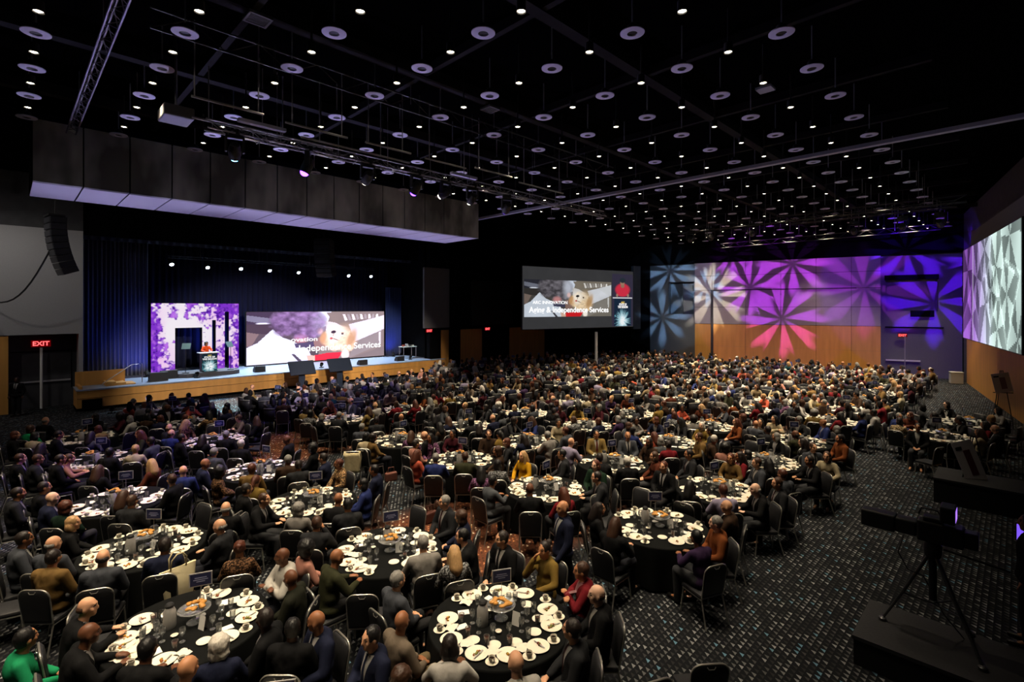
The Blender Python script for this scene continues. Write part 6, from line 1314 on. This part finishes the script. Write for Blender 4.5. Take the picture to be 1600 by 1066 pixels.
for s_ in FARP:
    yq = .84 * round(s_['yaw'] / .84); sty = s_['style'] if s_['style'] in FARSTY[s_['sex']] else FARSTY[s_['sex']][1]
    kind = CL[s_['cloth']][3]; kind = 'dress' if kind in ('dress', 'pat') else 'suit'; pose = 'lap' if s_['pose'] == 'cross' else s_['pose'] if s_['pose'] in ('lap', 'table') else 'lap'
    B_, T_, L_, H_ = low_parts(pose, s_['sex'], yq, sty, kind); pos = (s_['pos'].x, s_['pos'].y, 0)
    items.append((xf(B_[0], pos, s_['rz']), B_[1], np.array([rgb(SKINC[s_['sk']]), rgb('#1b1310'), rgb('#8a4a42')])[B_[2]]))
    cc = CL[s_['cloth']]
    if kind == 'suit': q_ = LOW.setdefault(('s', pose, s_['sex']), None) or LOW.__setitem__(('s', pose, s_['sex']), tri_arrays(build_shirt(pose, s_['sex'], 'shirt', True))) or LOW['s', pose, s_['sex']]; items.append((xf(q_[0], pos, s_['rz']), q_[1], np.tile(rgb(cc[1]), (len(q_[1]), 1))))
    items.append((xf(T_[0], pos, s_['rz']), T_[1], np.tile(rgb(cc[0]) * .75, (len(T_[1]), 1))))
    items.append((xf(L_[0], pos, s_['rz']), L_[1], np.tile(rgb('#121214'), (len(L_[1]), 1))))
    if sty != 'bald':
        hz_ = joints(pose, s_['sex'])['head']; hv = xf(H_[0], (hz_.x, hz_.y, hz_.z), yq); items.append((xf(hv, pos, s_['rz']), H_[1], np.tile(rgb(HAIRC[s_['hc']]), (len(H_[1]), 1))))
M_stuff = attr_mat('crowd', .8)
if items: tag(merged('seated_crowd', items, M_stuff), 'hundreds of seated guests at the far tables', 'crowd', kind='stuff')
b = MB(); b.box((-.22, -.21, .40), (.22, .23, .475)); b.box((-.21, -.27, .47), (.21, -.22, .92)); nb_ = len(b.f); b.box((-.215, -.285, .905), (.215, -.225, .935))
for x, y in ((-.2, .2), (.2, .2), (-.2, -.24), (.2, -.24)): b.box((x - .013, y - .013, 0), (x + .013, y + .013, .41))
me = b.mesh('tmp', []); cv = tri_arrays(me); cc = np.tile(np.array([.018, .018, .02]), (len(cv[1]), 1)); cc[nb_ * 2:] = (.18, .175, .16)
tag(merged('distant_chairs', [(xf(cv[0], (s_['pos'].x, s_['pos'].y, .002), s_['rz']), cv[1], cc) for s_ in FARC], attr_mat('far chairs', .4)), 'black chairs at the far tables', 'chairs', kind='stuff')
def low_lathe(prof, n): b = MB(); b.lathe(prof, n); return tri_arrays(b.mesh('tmp', []))
pl_ = low_lathe([(0, .004), (.09, .004), (.14, .02), (.09, .009), (0, .009)], 12); sp_ = low_lathe([(0, .003), (.085, .012), (0, .006)], 9); cp_ = low_lathe([(.05, .002), (.078, .013), (.03, .01), (.04, .07), (.035, .07), (0, .02)], 9); tb_ = low_lathe([(0, 0), (.032, 0), (.036, .12), (0, .1)], 7)
def mass(name, lab, arr, P_, col):
    if P_: tag(merged(name, [(xf(arr[0], tuple(p), rt.uniform(0, 6)), arr[1], np.tile(np.array(col) * rt.uniform(.75, 1.05), (len(arr[1]), 1))) for p in P_], attr_mat(name, .35)), lab, 'tableware', kind='stuff')
mass('distant_plates', 'cream plates on the far tables', pl_, FAR['plate'], (.78, .73, .60)); mass('distant_side_plates', 'small plates and cards on the far tables', sp_, FAR['side'], (.78, .74, .66)); mass('distant_cups', 'cups on saucers on the far tables', cp_, FAR['cup'], (.76, .70, .58)); mass('distant_glasses', 'glasses on the far tables', tb_, FAR['tumb'], (.35, .33, .30))
# ------------------------------------------------------------------ people on their feet
p = PX(879, 796, 1.63); person(p.x, p.y, math.radians(200 - 90), 'walk', 'm', 2, 'balding', 'brown', 'navy suit', 0.0, 'balding person in navy suit walking along the orange carpet aisle', legs='#14161f')
p = W(UX(325, 33.4), 33.75, 1.262); person(p.x, p.y, math.radians(225 + 90 - 90), 'lectern', 'f', 3, 'curly', 'black', 'orange poncho', 0.0, 'speaker in orange poncho standing at the lectern', z=1.262, scale=.97)
p = W(UX(26, 32.2), 32.2, 0); person(p.x, p.y, math.radians(-70 - 90), 'stand', 'm', 5, 'short', 'black', 'black suit', 0.0, 'standing person in black suit and white shirt by the left exit')
p = W(UX(30, 30.9), 30.9, 0)
p = Vector((6.86, 6.72, 0)); person(p.x, p.y, math.radians(135 - 90), 'stand', 'm', 3, 'short', 'dark', 'black top', 0.0, 'camera operator in black beside the tripod', z=.40)
# ------------------------------------------------------------------ camera platform
RW = UW                                   # along -w: riser length
A_ = Vector((4.68, 6.98, 0)); ex = Vector((S2, -S2, 0)); ey = Vector((S2, S2, 0))
K_riser = mat('dark riser carpet', (.030, .030, .032), .9, vary=.3, scale=30); K_skirt = mat('black riser skirt', (.008, .008, .009), .8)
def riser(o, L, Wd, h, label):
    t = tag(empty('camera_riser', o), label, 'riser', 'black camera risers'); Mx = Matrix(((ex.x, ey.x, 0, 0), (ex.y, ey.y, 0, 0), (0, 0, 1, 0), (0, 0, 0, 1)))
    b = MB(); b.box((.004, .004, h - .05), (L - .004, Wd - .004, h), 0, Mx); b.obj('deck', K_riser, t)
    b = MB(); n = 60; b.box((.02, .02, 0), (L - .02, Wd - .02, h - .05), 0, Mx); b.obj('skirt', K_skirt, t)
riser(A_, 1.72, 1.22, .40, 'carpeted camera riser with the tripod on it')
riser(A_ + ex * 1.74, 2.4, 1.22, .40, 'carpeted camera riser nearest the right frame edge')
q = PX(1457, 784, 0); q2 = Vector((q.x, q.y, 0))
riser(q2, 3.6, 1.25, .62, 'long black skirted riser before the dim tables')
# broadcast camera
b0 = Vector((5.71, 6.87, .40)); cdir = math.radians(135 - 90)
t = tag(empty('tripod', b0, cdir), 'tall black camera tripod on the carpeted riser', 'tripod')
inv = Matrix.Rotation(-cdir, 3, 'Z')
b = MB(); b.tube([(0, 0, .55), (0, 0, 1.22)], .045, 10); b.lathe([(.09, 1.14), (.1, 1.2), (.1, 1.3), (.07, 1.34)], 14); b.obj('head', K_blk, t, True, 40)
for f_ in (PX(1379, 969, .40), PX(1516, 992, .40), PX(1536, 1048, .40)):
    l = inv @ (f_ - b0); l.z = 0; b = MB(); b.tube([(l.x * .06 + .02, l.y * .06, 1.16), (l.x * .55 + .02, l.y * .55, .55)], .02, 8); b.tube([(l.x * .06 - .02, l.y * .06, 1.16), (l.x * .55 - .02, l.y * .55, .55)], .02, 8); b.tube([(l.x * .5, l.y * .5, .60), (l.x, l.y, .03)], .017, 8); b.lathe([(.05, 0), (.05, .04), (.02, .06)], 10, 0, (l.x, l.y, 0)); g_ = b.obj('leg', mat('tripod tube', (.10, .10, .105), .35, .7), t, True, 40)
    b = MB(); b.tube([(0, 0, .5), (l.x * .6, l.y * .6, .5)], .010, 6); b.obj('spreader', K_blk, t)
b = MB(); b.tube([(.12, -.1, 1.22), (.2, -.75, 1.12)], .014, 8); b.obj('pan_handle', K_blk, t)
c0 = b0 + Vector((0, 0, 1.345)); t = tag(empty('video_camera', c0, cdir), 'black broadcast camera with long lens aimed at the stage', 'video camera')
K_cam = mat('camera black', (.016, .016, .017), .5, vary=.4, scale=30)
b = MB(); b.rbox((-.11, -.32, 0), (.11, .16, .27), .02); b.rbox((-.09, -.12, .27), (.09, .1, .33), .015); b.obj('body', K_cam, t)
b = MB(); b.rbox((-.10, .165, .03), (.10, .40, .23), .02); b.rbox((-.115, .40, .015), (.115, .80, .245), .02); b.obj('lens', K_cam, t)
b = MB(); b.tube([(0, -.1, .33), (0, -.05, .42), (0, .12, .42), (0, .15, .33)], .013, 6); b.obj('carry_handle', K_blk, t)
b = MB(); b.rbox((-.14, -.24, .31), (.14, -.08, .52), .015); o = b.obj('viewfinder', K_cam, t)
b = MB(); b.box((-.11, -.243, .34), (.11, -.2405, .49)); b.obj('viewfinder_screen', emit('viewfinder glow', '#9a6cf0', 1.6), o)
b = MB(); b.sph((.115, -.25, .16), .006, 6, 4); b.obj('tally_lamp', emit('green tally', '#a8ffb8', 4), t)
b = MB(); b.rbox((-.09, -.46, .03), (.09, -.325, .24), .015); b.obj('battery', K_cam, t)
pts = [c0 + Matrix.Rotation(cdir, 3, 'Z') @ Vector(v) for v in ((-.12, .3, .02), (-.2, .35, -.2), (-.16, .25, -.42), (-.02, .1, -.5), (.05, 0, -.75), (.12, -.1, -1.0), (.3, -.3, -1.33))]
b = MB(); b.tube(pts, .009, 6); tag(b.obj('camera_cable', K_blk), 'thin black cable looping under the broadcast camera', 'cable')
p = PX(1616, 838, 1.25); t = tag(empty('small_monitor', (p.x, p.y, .0), math.radians(-60)), 'small monitor glowing violet at the right frame edge', 'monitor')
b = MB(); b.rbox((-.22, -.02, 1.10), (.22, .03, 1.40), .01); b.obj('case', K_cam, t); b = MB(); b.box((-.2, -.024, 1.12), (.2, -.021, 1.38)); b.obj('display', emit('violet display', '#7a55f0', 1.2), t); b = MB(); b.tube([(0, 0, 0), (0, 0, 1.12)], .02, 8); b.lathe([(.16, 0), (.16, .02), (.02, .03)], 12); b.obj('stand', K_blk, t)
# posters on easels
def easel(x, yb, yt, dist, wd, roll, tint, label):
    X = (x - 800) / F * dist; zb = CH - (yb - HZ) / F * dist; zt_ = CH - (yt - HZ) / F * dist; h = zt_ - zb
    t = tag(empty('easel', (X, dist, 0), math.radians(-12)), label + ' easel', 'easel')
    for lx, ly in ((-.38, .0), (.38, .0), (.05, .55)): b = MB(); b.tube([(lx, ly, 0), (lx * .12, .08, zt_ + .1)], .015, 6); b.obj('leg', K_blk, t)
    b = MB(); b.box((-.34, -.04, zb - .03), (.34, .01, zb - .005)); b.obj('ledge', K_blk, t)
    t2 = tag(empty('poster_board', (X, dist - .07, zb), math.radians(-12)), label + ' poster board', 'poster'); Mx = Matrix.Rotation(roll, 4, 'Y') @ Matrix.Rotation(-.12, 4, 'X')
    b = MB(); b.box((-wd / 2, -.012, .0), (wd / 2, .0, h), 0, Mx); b.obj('board', mat('poster board', (.70, .67, .68), .8), t2)
    b = MB(); b.box((-wd * .10, -.016, h * .18), (wd * .22, -.0125, h * .78), 0, Mx); b.box((-wd * .4, -.016, h * .80), (-wd * .1, -.0125, h * .88), 1, Mx); b.obj('print', [mat('poster print ' + tint, tint, .8), mat('poster print dark', '#26262a', .8)], t2)
easel(1524, 753, 688, 12.75, .46, math.radians(-17), '#6a2f3c', 'upright grey and red display by the long riser,')
easel(1567, 613, 583, 20.5, .62, math.radians(-9), '#8a6f78', 'pale display near the orange right wall,')
# ------------------------------------------------------------------ belongings
p = PX(284, 908, .60)
k = min(range(len(TABLES)), key=lambda k: (W(*TABLES[k][:2]) - Vector((-4.12, 6.59, 0))).length); c = W(*TABLES[k][:2])
dv = Vector((-.93, 1.12, 0)); q = c + dv
bag_rz = math.atan2(-dv.y, -dv.x) - PI / 2
t = tag(empty('tote_bag', (q.x + .02, q.y + .02, .485), bag_rz + .3), 'big cream tote bag standing on a chair with looped handles', 'bag')
b = MB(); n = 10; vs = []
for z, wx, wy in ((0, .20, .09), (.16, .23, .10), (.34, .25, .06), (.46, .26, .02)):
    for i in range(16): a = 2 * PI * i / 16; vs.append((wx * math.copysign(abs(math.cos(a)) ** .5, math.cos(a)), wy * math.copysign(abs(math.sin(a)) ** .6, math.sin(a)) + .01 * math.sin(z * 30 + i), z))
fs = [tuple(range(15, -1, -1))] + [(j * 16 + i, j * 16 + (i + 1) % 16, (j + 1) * 16 + (i + 1) % 16, (j + 1) * 16 + i) for j in range(3) for i in range(16)] + [tuple(range(48, 64))]
b.add(vs, fs); b.obj('body', mat('cream leather', '#d8cba4', .55, vary=.12, scale=8, bump=.2), t, True, 60)
for s in (-1, 1): b = MB(); b.tube([(-.11, s * .02, .44), (-.10, s * .05, .60), (-.04, s * .07, .68), (.04, s * .07, .68), (.10, s * .05, .60), (.11, s * .02, .44)], .011, 7); b.obj('handle', mat('cream strap', '#c4b48c', .5), t, True)
t = chair(q.x, q.y, bag_rz, 'dark banquet chair carrying the cream tote bag', None)
def shawl(x, y, z, rz, colr, label, nmx='shawl'):
    b = MB(); vs = []
    for i in range(9):
        for j in range(13):
            u_ = (i / 8 - .5) * .44; v = j / 12; d_ = v * 1.0 - .35
            yy = .035 * (1 if d_ < 0 else -1) + .012 * math.sin(i * 1.9 + j * .4) - (.03 if d_ > 0 else -.03); vs.append((u_ + .02 * math.sin(j), yy, .93 - abs(d_) * .9))
    fs = [(i * 13 + j, i * 13 + j + 1, (i + 1) * 13 + j + 1, (i + 1) * 13 + j) for i in range(8) for j in range(12)]
    b.add(vs, fs); o = b.obj(nmx, mat('cloth ' + colr + ' wool', colr, .9, vary=.2, bump=.4), smooth=True, loc=(x, y, z), rz=rz); m = o.modifiers.new('s', 'SOLIDIFY'); m.thickness = .015
    return tag(o, label, 'garment')
p = PX(553, 712, .75); chair(p.x, p.y, math.radians(10), 'chair on the aisle hung with a cream shawl', None); f_ = Matrix.Rotation(math.radians(10), 3, 'Z') @ Vector((0, -.29, 0)); shawl(p.x + f_.x, p.y + f_.y, .02, math.radians(10), '#b9ab86', 'cream shawl hanging over a chair back on the aisle')
p = PX(12, 925, .7); chair(p.x, p.y, math.radians(-60), 'chair at the frame edge hung with an olive coat', None); f_ = Matrix.Rotation(math.radians(-60), 3, 'Z') @ Vector((0, -.29, 0)); shawl(p.x + f_.x, p.y + f_.y, .02, math.radians(-60), '#56603a', 'olive green coat hung over a chair back at the frame edge', 'coat')
for x, y, dg, lab in ((1092, 1030, 5, 'lone empty chair on the dark carpet, closest to the camera riser'), (1000, 1056, 20, 'lone empty chair on the dark carpet at the lower frame edge')):
    p = PX(x, y, .8); chair(p.x, p.y, math.radians(dg), lab, None)
p = PX(573, 922, .85); chair(p.x, p.y, math.radians(4), 'empty black chair between the two middle tables with silver rim facing away', None)
chair(PX(1451, 722, .45).x, PX(1451, 722, .45).y, math.radians(20), 'dim empty chair in front of the nearest dim table by the riser', None)
def handbag(x, y, colr, label):
    p = PX(x, y, .12); t = tag(empty('handbag', (p.x, p.y, .003), R.uniform(0, 3)), label, 'bag')
    b = MB(); b.rbox((-.17, -.07, 0), (.17, .07, .24), .03); b.obj('body', mat('leather ' + colr, colr, .45), t); b = MB(); b.tube([(-.1, 0, .22), (-.08, 0, .38), (.08, 0, .38), (.1, 0, .22)], .01, 6); b.obj('handle', mat('leather ' + colr, colr), t)
handbag(611, 745, '#6a4238', 'rose brown handbag standing on the floor by an aisle chair')
handbag(672, 808, '#4a2a24', 'dark red handbag on the orange carpet aisle')
